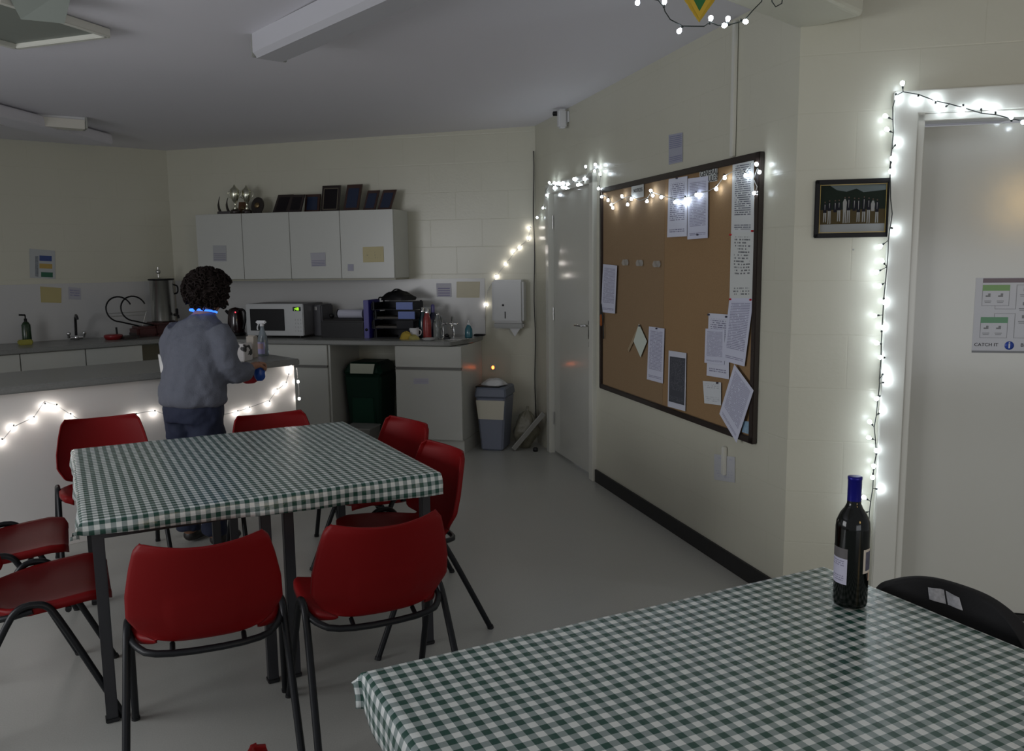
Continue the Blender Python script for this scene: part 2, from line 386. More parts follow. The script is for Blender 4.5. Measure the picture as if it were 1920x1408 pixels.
# --- door_2: big white door at right
dw = 1.45-T0
def ew(s, d, z): v = E+s*uh(104)+NE*d; v.z = z; return v
d2 = thing('door_2', 'closed white door at the right edge, framed by string lights', 'door', ew((T0+1.45)/2, 0, 0), ROTE); d2['kind'] = 'structure'
fr = MB()
for x, s in ((-dw/2+.045, 1), (dw/2-.045, -1)):
    fr.box((x, -.012, 1.072), (.09, .05, 2.145), 0, .004); fr.box((x+s*.057, .015, 1.03), (.028, .09, 2.06), 0, .003)
fr.box((0, -.012, 2.10), (dw-.001, .049, .09), 0, .004).box((0, .015, 2.04), (dw-.18, .09, .028), 0, .003)
fr.build('door_frame', M_TRIM, d2)
MB().box((0, .055, 1.02), (dw-.24, .045, 1.985), 0, .003).build('door_leaf', M_DOOR, d2)
MB().box((0, .05, .012), (dw-.24, .06, .024)).build('door_gap', M_BLACK, d2, label='black strip for the dark gap under the door')  # black strip put in for the dark gap below the leaf
pl = MB().box((.325, .030, 1.72), (.08, .004, .16), 0, .002)
pl.build('push_plate', mat('grey_aluminium', (.35, .37, .38), .4, metal=.6), d2, label='grey metal plate')

# ================================================================ TABLES AND CLOTHS
TZ = .700
def table(label, c, ang, W=.60, L=1.21, group=None):
    t = thing('folding_table', label, 'table', (c[0], c[1], 0), ang, group)
    MB().box((0, 0, TZ-.018), (W, L, .024), 0, .004).build('tabletop', M_TOP, t)
    fr = MB()
    for x in (-1, 1): fr.box((x*(W/2-.03), 0, TZ-.050), (.022, L-.08, .035))
    for y in (-1, 1): fr.box((0, y*(L/2-.035), TZ-.050), (W-.08, .022, .035))
    fr.build('apron_frame', M_LEG, t)
    for x in (-1, 1):
        for y in (-1, 1):
            lg = MB().box((x*(W/2-.035), y*(L/2-.045), (TZ-.035)/2+.006), (.036, .036, TZ-.047), 0, .003)
            lg.box((x*(W/2-.035), y*(L/2-.045), .008), (.042, .042, .016), 0, .003, mi=1)
            lg.build('leg', [M_LEG, M_BLACK], t)
    return t
TA = R(28.5)
tc_ = Vector((-1.115, 3.386, 0)); e1 = Vector((math.cos(TA), math.sin(TA), 0)); e2 = Vector((-e1.y, e1.x, 0))
table('left half of the far pair of tables under the gingham cloth', tc_-e1*.305, TA)
table('right half of the far pair of tables under the gingham cloth', tc_+e1*.305, TA)
F2 = Vector((.807, 2.095, 0)); L2_ = Vector((-.291, 1.559, 0)); g1 = (F2-L2_).normalized(); g2 = Vector((-g1.y, g1.x, 0)); TB = math.atan2(g1.y, g1.x)
tc2 = (F2+L2_)/2-g2*.61
table('near table half at the left under the close gingham cloth', tc2-g1*.305, TB)
table('near table half at the right under the wine bottle', tc2+g1*.305, TB)
M_GING = gingham('green_gingham_vinyl')
def cloth(label, c, ang, W, L, hang, seed, flares=(0, 0, 0, 0)):
    """hang: -x, +x, -y at its left end, -y at its right end, +y; flares: outward flick of corners (-x-y, +x-y, -x+y, +x+y)"""
    rnd = random.Random(seed); ph = [rnd.uniform(0, 6) for _ in range(8)]
    hW, hL = W/2+.006, L/2+.006; n = 96; H = hang
    def ab(u, v):
        a = -hW-H[0]+(2*hW+H[0]+H[1])*u; h2 = H[2]+(H[3]-H[2])*max(0, min(1, (a+hW)/(2*hW)))
        b = -hL-h2+(2*hL+h2+H[4])*v; return a, b
    def f(u, v):
        a, b = ab(u, v)
        ca = max(-hW, min(hW, a)); cb = max(-hL, min(hL, b)); oa, ob = a-ca, b-cb
        z = TZ+.003+.0012*noise.noise(Vector((a*5, b*5, seed)))+.0018*max(0, noise.noise(Vector((a*9, b*1.3, seed+3))))
        x, y = ca, cb
        if oa or ob:
            da, db = abs(oa), abs(ob); o_ = max(da, db); mn = min(da, db)
            s = b if da >= db else a
            rip = .008+.006*math.sin(s*13+ph[0])+.003*math.sin(s*31+ph[1])
            k = min(1, o_/.06); bulge = rip*k+.010*k*(1-k); drop = o_-min(o_, .01)*.4
            sa = (oa > 0)-(oa < 0); sb = (ob > 0)-(ob < 0)
            if mn > 0:
                q = flares[(1 if sa > 0 else 0)+(2 if sb > 0 else 0)]
                x += sa*(bulge+mn*q); y += sb*(bulge+mn*q*.5); drop *= 1-.25*q
            else: x += sa*bulge; y += sb*bulge
            z = TZ+.003-drop
        return (x, y, z)
    def uvf(u, v):
        a, b = ab(u, v); return (a+.004, b+.007)
    o = MB().grid(n, n, f, 0, uvf).build('tablecloth', M_GING, None, (c[0], c[1], 0), ang, label=label, cat='tablecloth')
    so = o.modifiers.new('s', 'SOLIDIFY'); so.thickness = .0012; so.offset = 1
    return o
cloth('far green and white gingham vinyl cloth with red chairs around it', tc_, TA, 1.22, 1.22, (.06, .004, .045, .088, .02), 3, (.6, 0, .2, 0))
cloth('near green and white gingham vinyl cloth under the wine bottle', tc2, TB, 1.22, 1.22, (.095, .05, .06, .06, .035), 11, (.85, .3, .55, .3))

# ================================================================ CHAIRS
def shell_pt(u, v, back=0):
    prof = [(.228, .404), (.215, .420), (.165, .426), (.08, .418), (-.01, .408), (-.07, .402), (-.118, .403), (-.150, .416), (-.168, .446), (-.186, .50), (-.205, .57), (-.226, .645), (-.245, .702), (-.250, .722)]
    hw = [.165, .202, .214, .216, .212, .186, .138, .138, .180, .211, .208, .193, .176, .156]
    t = v*(len(prof)-1); i = min(int(t), len(prof)-2); k = t-i
    y = prof[i][0]*(1-k)+prof[i+1][0]*k; z = prof[i][1]*(1-k)+prof[i+1][1]*k; w_ = hw[i]*(1-k)+hw[i+1]*k
    s = (2*u-1)*1.12; ov = max(0, abs(s)-1)/.12; sc = max(-1, min(1, s)); x = sc*w_
    bk = max(0, min(1, (v-.5)/.12))
    y += bk*.052*sc*sc; z += (1-bk)*(.012*sc**4+.004*sc*sc)
    if v > .8: z += .012*sc*sc*(v-.8)/.2
    sg = 1 if s > 0 else -1
    x += sg*.006*min(1, ov*2); fq = 1-.75*math.exp(-((v-.52)/.09)**2); z -= (1-bk)*.026*ov*ov*fq; y += bk*.022*ov*ov*(1 if v < .97 else .4)*fq
    if .64 < v < .76 and abs(s) < .5: y -= .0035
    return Vector((x, y, z))
def make_chair(label):
    t = thing('stacking_chair', label, 'chair', (0, 0, 0), 0)
    sh = MB().grid(34, 56, lambda u, v: shell_pt(u, v)).build('seat_shell', M_RED, t)
    m_ = sh.modifiers.new('s', 'SOLIDIFY'); m_.thickness = .007; m_.offset = 0
    for sx in (-1, 1):
        apex = Vector((sx*.226, -.005, .436))
        for fy, nm in ((.235, 'leg'), (-.265, 'leg')):
            pts = [apex, (sx*.226, fy*.14, .432), (sx*.227, fy*.27, .395), (sx*.243, fy, .004)]
            if fy > 0: pts[0] = Vector((sx*.226, -.008, .436))
            lg = MB().tube(pts, .0115, 10, smooth_path=2); lg.tube([Vector((sx*.2425, fy*.99, .012)), Vector((sx*.2435, fy*1.005, .0))], .0135, 10, mi=1)
            lg.build('leg', [M_TUBE, M_BLACK], t)
    cb = MB().tube([(-.224, .0, .415), (-.212, -.08, .398), (-.150, -.168, .386), (.150, -.168, .386), (.212, -.08, .398), (.224, .0, .415)], .0105, 10, smooth_path=2)
    for x in (-.10, .10): cb.tube([(x, -.165, .387), (x, -.125, .402)], .008, 6)
    cb.tube([(-.222, .10, .398), (.222, .10, .398)], .010, 8)
    cb.build('crossbar', M_TUBE, t)
    return t
# (x, y, facing angle of the chair's front from +Y, label)
CH = [((-.475, 2.65), 25, 'red plastic chair nearest the gap between the tables, its back to the viewer'),
      ((-.96, 2.49), 21, 'red plastic chair at the left of the far table\'s near side, seen from behind'),
      ((-2.035, 4.105), 211, 'red plastic chair behind the far table at its left end'),
      ((-1.17, 4.15), 211, 'red plastic chair behind the far table, right of the standing person'),
      ((-.665, 3.95), 130, 'red plastic chair farther back of the two at the right side of the far table'),
      ((-.455, 3.36), 122, 'red plastic chair by the aisle, nearer of the two at the table\'s right side'),
      ((-1.645, 2.75), -62, 'red plastic chair at the left edge, nearer of the two side seats'),
      ((-2.03, 3.21), -62, 'red plastic chair at the left edge, behind the nearer side seat'),
      ((-.178, 1.197), -64, 'red plastic chair at the near table, only a sliver of its back showing')]
proto = make_chair(CH[0][2])
for i, ((x, y), a, lab) in enumerate(CH):
    c = proto if i == 0 else copy_tree(proto)
    c.location = (x, y, 0); c.rotation_euler = (0, 0, R(a)); c['label'] = lab; c['group'] = 'red stacking chairs around the tables'
# black upholstered chair beyond the near table
bc = thing('black_chair', 'black padded chair with a torn white sticker on its back, right of the wine bottle', 'chair', (.835, 1.745, 0), R(122))
M_FAB = mat('black_upholstery', (.006, .006, .007), .8, bump=.1, bscale=300)
def bback(u, v):
    s = 2*u-1; hw = .215*(1-max(0, v-.55)**2*.9); z = .50+.243*v-.055*abs(s)**3.0*v
    return Vector((s*hw, -.205-.035*v+.04*s*s, z))
o = MB().grid(24, 16, bback).build('backrest', M_FAB, bc); sm_ = o.modifiers.new('s', 'SOLIDIFY'); sm_.thickness = .035; sm_.offset = 0; o.modifiers.new('d', 'SUBSURF').levels = 1
MB().box((0, 0, .44), (.43, .42, .06), 0, .025).build('seat', M_FAB, bc)
for sx in (-1, 1):
    for sy in (-1, 1): MB().tube([(sx*.19, sy*.17, .42), (sx*.21, sy*.20, .0)], .011, 8).build('leg', M_TUBE, bc)
MB().tube([(-.17, -.17, .41), (-.17, -.205, .6)], .01).tube([(.17, -.17, .41), (.17, -.205, .6)], .01).build('back_support', M_TUBE, bc)
def stf(u, v):
    x = .055-.085*u+.012*v; q = bback(.5+x/.43, .80+.13*v*(1-.3*abs(u-.4))); return q+Vector((0, .0195+.002*math.sin(9*u), 0))
stk = MB().grid(8, 4, stf)
stk.build('sticker', mat('torn_sticker', (.5, .5, .52), .6, var=.6, bscale=90), bc, label='torn white sticker')

# ================================================================ WINE BOTTLE
bp_ = hz(1593, 1133, TZ+.006)
wb = thing('wine_bottle', 'full dark red-wine bottle with blue foil neck on the near gingham cloth', 'bottle', (bp_.x, bp_.y, TZ+.0065), R(0))
M_GL = mat('dark_bottle_glass', (.002, .003, .002), .10, spec=.4)
MB().lathe([(0, .004), (.028, 0), (.036, .004), (.0375, .012), (.0375, .185), (.036, .200), (.029, .217), (.020, .230), (.0155, .240), (.0145, .262), (0, .262)], seg=36).build('glass_body', M_GL, wb)
MB().lathe([(.0150, .236), (.0152, .240), (.0150, .296), (.0158, .297), (.0158, .303), (.012, .304), (0, .3035)], seg=28).build('foil_capsule', mat('blue_foil', (.008, .008, .22), .28, metal=.4), wb, label='deep blue foil neck')
def wrap(a0, a1, z0, z1, r=.0379, n=14): return lambda u, v: Vector((r*math.sin(R(a0+(a1-a0)*u)), -r*math.cos(R(a0+(a1-a0)*u)), z0+(z1-z0)*v))
MB().grid(14, 2, wrap(-125, -36, .058, .118)).build('back_label', printed('back_label_print', (.50, .49, .60), (.25, .24, .33), 12, .12, .08), wb, label='pale lilac printed label')
MB().grid(14, 2, wrap(-125, -36, .118, .142)).build('label_band', mat('grey_label_band', (.11, .10, .10), .5), wb, label='grey band above the label')
MB().grid(14, 2, wrap(18, 100, .086, .142)).build('front_label', mat('cream_front_label', (.60, .54, .46), .5), wb, label='cream front label')
MB().grid(10, 2, wrap(28, 90, .092, .136, .0382)).build('label_picture', mat('label_picture_ink', (.09, .09, .13), .5, var=.6, bscale=90), wb)
MB().grid(10, 2, wrap(46, 104, .066, .086)).build('label_strip', mat('peach_strip', (.58, .42, .30), .5), wb, label='peach strip under the front label')

# ================================================================ NOTICE BOARD
OFF = .022
bq = [onR(1131, 356, .001), onR(1434, 280, .001), onR(1420, 839, .001), onR(1131, 723, .001)]
sL = ((bq[0]+bq[3])/2-A).dot(dv); sR_ = ((bq[1]+bq[2])/2-A).dot(dv); zt = (bq[0].z+bq[1].z)/2; zb = (bq[2].z+bq[3].z)/2
bc_ = rw((sL+sR_)/2, .001, (zt+zb)/2); bwid = sR_-sL; bh = zt-zb
nb = thing('notice_board', 'large dark-framed cork notice board on the right wall', 'notice board', bc_, ROTR)
f_ = .032; fb = MB()
for sz in (-1, 1): fb.box((0, -.014, sz*(bh/2-f_/2)), (bwid, .028, f_), 0, .004)
for sx in (-1, 1): fb.box((sx*(bwid/2-f_/2), -.014, 0), (f_, .028, bh), 0, .004)
fb.build('frame', M_BFRAME, nb)
half = (bwid-2*f_)/2
sp = ((onR(1250, 500)-A).dot(dv)-sL)/bwid*bwid-bwid/2
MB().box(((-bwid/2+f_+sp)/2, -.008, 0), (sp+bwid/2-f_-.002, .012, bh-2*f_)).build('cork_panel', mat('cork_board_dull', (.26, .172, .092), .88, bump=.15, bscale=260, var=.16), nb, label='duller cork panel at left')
MB().box(((bwid/2-f_+sp)/2, -.008, 0), (bwid/2-f_-sp-.002, .012, bh-2*f_)).build('cork_panel', M_CORK, nb, label='warmer cork panel at right')
P_W = ((.62, .64, .74), (.22, .22, .32))
def sheet(name, label, px, d, mt, on=onR, n=None, th=.0008, cat='paper', group=None, curl=0, rot=ROTR, pin=None):
    n = n or NR
    ps = [on(x, y, d) for x, y in px]; c = sum(ps, Vector())/4
    o = MB().quadbox(ps, n, th).build(name, mt, None, c, rot, True, label=label, cat=cat, group=group)
    return o
def pinp(par, px, mt, d, on=onR, n=None):
    p_ = on(*px, d); q_ = p_+(n or NR)*.009
    MB().tube([p_, q_], .0045, 8).build('drawing_pin', mt, par, world=True)
M_PINR = mat('red_pin', (.5, .01, .02), .3); M_PIND = mat('dark_pin', (.05, .05, .08), .3)
G = 'papers pinned on the cork board'
p_a = printed('print_a', *P_W, 30, .12, .08, .56); p_b = printed('print_b', (.60, .62, .74), (.30, .30, .42), 40, .1, .06, .62); p_c = printed('print_c', (.60, .62, .62), (.13, .14, .17), 34, .14, .05, .58)
SH = [('paper_sheet', 'printed sheet hanging over the left frame of the cork board', [(1131, 495), (1157, 498), (1153, 588), (1127, 585)], .030, p_b),
      ('paper_sheet', 'left of the two tall sheets near the top centre of the cork board', [(1254, 336), (1289, 330), (1288, 443), (1251, 445)], OFF, p_a),
      ('paper_sheet', 'right of the two tall sheets near the top centre of the cork board', [(1290, 335), (1328, 330), (1327, 446), (1289, 449)], OFF+.002, p_b),
      ('paper_sheet', 'long sheet topmost in the column along the right side of the cork board', [(1374, 304), (1414, 297), (1414, 437), (1371, 437)], OFF, p_c),
      ('paper_sheet', 'middle sheet in the column along the right side of the cork board', [(1371, 436), (1415, 436), (1412, 561), (1368, 561)], OFF+.002, printed('print_d', (.60, .62, .60), (.16, .17, .18), 22, .16, .06, .5)),
      ('paper_sheet', 'skewed sheet lowest in the column along the right side of the cork board', [(1368, 559), (1413, 559), (1396, 687), (1355, 676)], OFF+.004, p_b),
      ('paper_sheet', 'rear of the two overlapping sheets left of the skewed sheet', [(1329, 587), (1367, 590), (1367, 711), (1325, 704)], OFF, p_a),
      ('paper_sheet', 'front of the two overlapping sheets left of the skewed sheet', [(1323, 616), (1359, 618), (1358, 684), (1321, 680)], OFF+.0035, p_b),
      ('note_slip', 'small square note below the overlapping sheets on the cork board', [(1318, 714), (1352, 717), (1352, 760), (1321, 756)], OFF, printed('print_e', (.63, .66, .68), (.45, .47, .5), 12, .1, .1, .5)),
      ('paper_sheet', 'diamond-tilted sheet hanging over the bottom frame of the cork board', [(1377, 683), (1413, 732), (1381, 830), (1349, 776)], .034, p_b),
      ('paper_sheet', 'tall white sheet low on the left cork panel', [(1217, 612), (1246, 616), (1243, 719), (1213, 711)], OFF, p_b),
      ('paper_sheet', 'white-bordered sheet with a dark grey printed panel', [(1254, 657), (1287, 662), (1285, 771), (1252, 762)], OFF, mat('white_border_paper', (.58, .60, .68), .5)),
      ('note_slip', 'pale slip pinned askew left of the tall white sheet', [(1198, 607), (1213, 640), (1201, 670), (1188, 640)], OFF+.004, mat('pale_slip', (.60, .66, .58), .5)),
      ('note_slip', 'thin curled strip beside the askew pale slip', [(1196, 612), (1198, 620), (1179, 660), (1177, 655)], OFF, mat('cream_slip', (.34, .26, .16), .5)),
      ('note_slip', 'blue and white scrap in the bottom right corner of the cork board', [(1394, 789), (1408, 791), (1408, 815), (1391, 810)], OFF, mat('blue_scrap', (.25, .38, .50), .5, var=.5, bscale=60)),
      ('header_card', 'white header card reading GENERAL at the top of the cork board', [(1312, 321), (1345, 314), (1345, 339), (1312, 345)], OFF, mat('header_paper', (.55, .57, .55), .5)),
      ('header_card', 'white header card at the top of the duller cork panel', [(1184, 349), (1207, 345), (1207, 369), (1184, 373)], OFF, mat('header_paper', (.55, .57, .55), .5))]
sheets = []
for nm, lab, px, d, mt in SH: sheets.append(sheet(nm, lab, px, d, mt, group=G))
gp = MB().quadbox([onR(1256, 668, OFF+.001), onR(1285, 672, OFF+.001), onR(1283, 760, OFF+.001), onR(1254, 752, OFF+.001)], NR, .0004)
gp.build('printed_panel', printed('dark_print', (.055, .06, .075), (.12, .12, .14), 30, .05, .04, .5), sheets[11], world=True, label='dark grey printed panel')
M_INK = mat('black_ink', (.01, .01, .012), .6)
def header(par, px, s, size):
    q_ = wm(par).inverted()@onR(*px, OFF+.0018); textpart('lettering', s, size, M_INK, par, q_, 0)
header(sheets[15], (1329, 324), 'GENERAL', .040); header(sheets[15], (1334, 335), 'RULES', .040)
header(sheets[16], (1196, 357), 'NOTICES', .030)
for k, px, mt in ((3, (1412, 433), M_PINR), (4, (1371, 440), M_PINR), (5, (1409, 562), M_PINR), (5, (1371, 561), M_PINR), (9, (1382, 692), M_PIND), (6, (1330, 590), M_PIND), (6, (1363, 594), M_PIND), (8, (1346, 718), M_PIND), (2, (1309, 440), M_PIND), (1, (1270, 334), M_PIND), (10, (1232, 616), M_PIND), (12, (1200, 611), M_PIND)):
    pinp(sheets[k], px, mt, OFF+.003)
M_TAPE = mat('clear_tape', (.42, .42, .40), .2, alpha=.55)
for px, lab in (((1173, 492), 'leftmost'), ((1200, 493), 'middle'), ((1232, 495), 'rightmost')):
    c = onR(*px, OFF); tp = MB().grid(8, 4, lambda u, v: c+dv*(u-.5)*.085+Vector((0, 0, (v-.5)*.035))+NR*(.004+.004*math.sin(9*u+4*v)))
    tp.build('tape_strip', M_TAPE, loc=c, rot=ROTR, world=True, label='%s crumpled clear tape remnant on the duller cork panel' % lab, cat='tape', group='tape remnants')
# notices on the wall
sheet('wall_notice', 'faded lilac notice on the wall above the cork board', [(1254, 253), (1280, 248), (1280, 303), (1254, 309)], .002, printed('print_f', (.36, .37, .44), (.20, .21, .32), 16, .06, .05, .7))
sheet('wall_notice', 'faint pale notice on the wall under the cork board', [(1339, 851), (1378, 857), (1378, 905), (1339, 899)], .002, printed('print_g', (.50, .51, .53), (.42, .43, .50), 10, .12, .1, .5))
# key fob hanging at the left frame
kt = thing('key_tag', 'orange brown tag on a black cord by the left frame of the cork board', 'key tag', onR(1127, 600, .035), ROTR)
MB().box((0, 0, 0), (.022, .012, .075), 0, .004).build('tag', mat('orange_tag', (.32, .09, .02), .5), kt)
MB().tube([Vector((0, 0, .037)), Vector((-.01, 0, .08)), Vector((.0, -.003, .12)), Vector((.02, .004, .02)), Vector((.03, .006, -.12))], .004, 6, smooth_path=2).build('cord', M_BLACK, kt)

# ================================================================ FRAMED TEAM PHOTO
pc = onE(1598, 391, .002); pf = thing('framed_photo', 'dark-framed team photograph on the wall left of the near door', 'picture', pc, ROTE)
PW, PH = .292, .232
fr = MB()
for s in (-1, 1):
    fr.box((s*(PW/2-.009), -.009, 0), (.018, .018, PH), 0, .003); fr.box((0, -.009, s*(PH/2-.009)), (PW, .018, .018), 0, .003)
fr.build('frame', M_BLK, pf)
sl = MB()
for s in (-1, 1):
    sl.box((s*(PW/2-.021), -.007, 0), (.002, .006, PH-.036)); sl.box((0, -.007, s*(PH/2-.021)), (PW-.036, .006, .002))
sl.build('gold_slip', mat('gold_slip', (.45, .33, .10), .35, metal=.5), pf, label='thin gold inner edge')
def img_mat(n, c): return mat(n, tuple(x*.7 for x in c), .3, spec=.12)
im = MB(); iw, ih = PW-.045, PH-.045
def rect(x0, x1, z0, z1, mi, y): im.add([(x0*iw, y, z0*ih), (x1*iw, y, z0*ih), (x1*iw, y, z1*ih), (x0*iw, y, z1*ih)], [[0, 1, 2, 3]], mi)
rect(-.5, .5, -.5, -.33, 0, -.004); rect(-.5, .5, -.33, -.02, 1, -.004); rect(-.5, .5, -.02, .5, 2, -.004)
im.add([(-.36*iw, -.0042, .5*ih), (.5*iw, -.0042, .5*ih), (.5*iw, -.0042, .38*ih), (.16*iw, -.0042, .34*ih), (.05*iw, -.0042, .42*ih), (-.1*iw, -.0042, .36*ih), (-.25*iw, -.0042, .40*ih)], [[0, 6, 5, 4, 3, 2, 1][::-1]], 3)
rnd = random.Random(4)
for k in range(12):
    x = -.42+k*.073+rnd.uniform(-.012, .012); hgt = .27-.012*abs(k-6)+rnd.uniform(-.03, .03); y = -.0045-.0001*k
    fl_ = -.26-rnd.uniform(0, .07); waist = -.06+rnd.uniform(-.03, .03)
    dark = 4 if k not in (4, 10) else 5
    im.add([((x-.024)*iw, y, waist*ih), ((x+.024)*iw, y, waist*ih), ((x+.031)*iw, y, (hgt-.13)*ih), ((x+.012)*iw, y, (hgt-.06)*ih), ((x-.012)*iw, y, (hgt-.06)*ih), ((x-.031)*iw, y, (hgt-.13)*ih)], [[0, 1, 2, 3, 4, 5]], dark)
    im.add([((x-.002)*iw, y-.0001, (waist+.06)*ih), ((x+.002)*iw, y-.0001, (waist+.06)*ih), ((x+.006)*iw, y-.0001, (hgt-.08)*ih), ((x-.006)*iw, y-.0001, (hgt-.08)*ih)], [[0, 1, 2, 3]], 5)
    if k % 4 != 2:
        for s in (-.012, .013):
            im.add([((x+s*1.3-.007)*iw, y, fl_*ih), ((x+s*1.3+.007)*iw, y, (fl_+.01)*ih), ((x+s+.011)*iw, y, waist*ih), ((x+s-.011)*iw, y, waist*ih)], [[0, 1, 2, 3]], 5)
    im.add([((x+.011*math.cos(a))*iw, y-.0002, (hgt-.030)*ih+.013*iw*math.sin(a)) for a in [i*math.pi/4 for i in range(8)]], [list(range(8))], 6)
im.build('photograph', [img_mat('mount_white', (.40, .42, .42)), img_mat('pitch_brown', (.09, .065, .025)), img_mat('trees_dark', (.012, .022, .014)), img_mat('sky_grey', (.18, .22, .22)), img_mat('blazer_dark', (.012, .012, .02)), img_mat('whites', (.40, .40, .38)), img_mat('skin_dot', (.13, .09, .07))], pf, label='photo of a row of people in dark blazers and white trousers')
MB().tube([onE(1600, 468, .0), onE(1600, 468, .004)], .004, 6).build('wall_screw', M_STEEL, world=True, label='tiny screw in the wall below the framed photograph', cat='screw')

# ================================================================ POSTER ON THE NEAR DOOR
def dl(px, py): return vw(px, py, E-NE*.0325+NE*.0005, NE)
tl, bl = dl(1835, 522), dl(1815, 660)
xl = (dl(1826, 590)-E).dot(uh(104)); pz0, pz1 = dl(1826, 661).z, dl(1835, 521).z
po = E+uh(104)*xl-NE*.032; po.z = pz0
ps = thing('hygiene_poster', 'white hygiene poster with green boxes on the near door', 'poster', po, ROTE)
PWW, PHH = .42, pz1-pz0
pb = MB().box((PWW/2, 0, PHH/2), (PWW, .001, PHH)).build('sheet', mat('poster_white', (.42, .43, .46), .25), ps)
gm, gg, gl, gp_ = mat('poster_green', (.10, .26, .045), .3), mat('poster_teal', (.03, .20, .07), .3), mat('poster_line', (.20, .21, .22), .4), mat('poster_plum', (.07, .035, .06), .3)
U = PHH/140.0   # about one photo pixel
def pr(nm, x0, y0, x1, y1, mt, y=-.0008):
    MB().box(((x0+x1)/2*U, y, PHH-(y0+y1)/2*U), (abs(x1-x0)*U, .0004, abs(y1-y0)*U)).build(nm, mt, ps)
pr('title_bar', 12, 1, 190, 9, gp_)
for i, (y0, mt) in enumerate(((13, gm), (73, gg))):
    pr('green_header', 12, y0, 58, y0+11, mt)
    ln = MB()
    for a, b, c, d in ((12, y0+11, 12.7, y0+39), (57.3, y0+11, 58, y0+39), (12, y0+38.3, 58, y0+39)): ln.box(((a+c)/2*U, -.0008, PHH-(b+d)/2*U), ((c-a)*U, .0004, (d-b)*U))
    ln.build('box_outline', gl, ps)
    hs = MB()
    for k, x in enumerate((22, 43)):
        hs.box((x*U, -.0008, PHH-(y0+21)*U), (8*U, .0004, 3*U)).box(((x+2)*U, -.0009, PHH-(y0+18)*U), (4*U, .0004, 4*U))
        hs.box((x*U, -.0008, PHH-(y0+30)*U), (12*U, .0003, 1*U)).box((x*U, -.0008, PHH-(y0+33)*U), (10*U, .0003, 1*U))
    hs.build('drawing', mat('poster_grey', (.16, .17, .18), .4), ps)
ln = MB()
for a, b, c, d in ((69, 13, 69.8, 58), (35, 57.3, 69.8, 58), (34.5, 52, 35.2, 58), (35, 66, 69.8, 66.7), (34.5, 66, 35.2, 73), (69, 66, 69.8, 112), (69, 111.3, 150, 112), (69, 13, 150, 13.7)): ln.box(((a+c)/2*U, -.0008, PHH-(b+d)/2*U), ((c-a)*U, .0004, (d-b)*U))
ln.build('connector_line', gl, ps)
hs = MB()
for y in (22, 48, 72): hs.box((84*U, -.0008, PHH-y*U), (6*U, .0004, 6*U)).box((84*U, -.0008, PHH-(y+9)*U), (18*U, .0003, 1.2*U)).box((84*U, -.0008, PHH-(y+12)*U), (16*U, .0003, 1.2*U))
hs.build('drawing', mat('poster_grey', (.16, .17, .18), .4), ps)
textpart('lettering', 'CATCH IT', 9*U, M_INK, ps, (24*U, -.001, PHH-125*U), 0)
textpart('lettering', 'BIN IT', 9*U, M_INK, ps, (94*U, -.001, PHH-125*U), 0)
cir = MB(); cir.lathe([(0, 0), (8*U, 0), (8*U, .0005), (0, .0005)], (63*U, -.0006, PHH-126*U), 24, rotm=Matrix.Rotation(R(90), 3, 'X'))
cir.build('blue_roundel', mat('poster_blue', (.02, .06, .35), .3), ps)
MB().box((63*U, -.0014, PHH-127*U), (2.6*U, .0004, 8*U)).ball((63*U, -.0014, PHH-121*U), 1.7*U, sub=1, sc=(1, .1, 1)).build('pictogram', mat('poster_white2', (.6, .62, .65), .4), ps)
pr('foot_strip', 0, 136, 190, 140, mat('poster_grey', (.16, .17, .18), .4))

# ================================================================ STRING LIGHTS
def bulb_mesh(mt, r):
    mb = MB().lathe([(0, -.9*r), (.75*r, -.55*r), (r, .1*r), (.8*r, .8*r), (.35*r, 1.5*r)], seg=12, mi=0)
    mb.lathe([(.40*r, 1.35*r), (.45*r, 2.6*r), (0, 2.7*r)], seg=8, mi=1)
    o = mb.build('bulb', [mt, M_CABLE]); me = o.data; bpy.data.objects.remove(o); return me
BC, BW_ = bulb_mesh(M_BULBC, .0085), bulb_mesh(M_BULBW, .0085)
def string_lights(label, bulbs, cable, on, n, d, me, lead=None, group='white string lights', cmat=None):
    pts = [on(x, y, d) for x, y in cable]
    if lead: pts = [Vector(v) for v in lead]+pts
    o0 = pts[0]; t = thing('string_lights', label, 'string lights', o0, 0, group)
    rnd = random.Random(len(bulbs)); fine = []
    for a, b in zip(pts, pts[1:]):
        k = max(1, int((b-a).length/.05))
        for i in range(k): fine.append(a.lerp(b, i/k)+Vector((rnd.uniform(-.0025, .0025), 0, rnd.uniform(-.002, .002))))
    fine.append(pts[-1])
    cb = MB().tube(fine, .0021, 5)
    for x, y in bulbs:
        p_ = on(x, y, d+rnd.uniform(0, .006)); q_ = min(fine, key=lambda v: (v-p_).length)
        dr = (q_-p_); dr = dr.normalized() if dr.length > .004 else Vector((0, 0, 1))
        cb.tube([p_+dr*.016, q_], .0018, 4)
        b = bpy.data.objects.new('bulb', me); COL.objects.link(b); b.parent = t; b.location = p_-o0
        b.rotation_mode = 'QUATERNION'; b.rotation_quaternion = dr.to_track_quat('Z', 'Y')
    cb.build('cable', cmat or M_CLEAR, t, world=True)
    return t
S_END = [(1692, 155), (1683, 185), (1719, 188), (1755, 183), (1766, 205), (1806, 206), (1839, 196), (1866, 202), (1896, 218), (1918, 229), (1659, 217), (1662, 242), (1684, 265), (1673, 296), (1670, 323), (1680, 432), (1649, 463), (1653, 488), (1642, 511), (1647, 537), (1659, 568), (1638, 592), (1656, 613), (1643, 643), (1650, 670), (1660, 695), (1665, 715), (1643, 748), (1654, 770), (1630, 790), (1628, 820), (1643, 844), (1638, 873), (1636, 896), (1652, 918), (1619, 932), (1617, 962)]
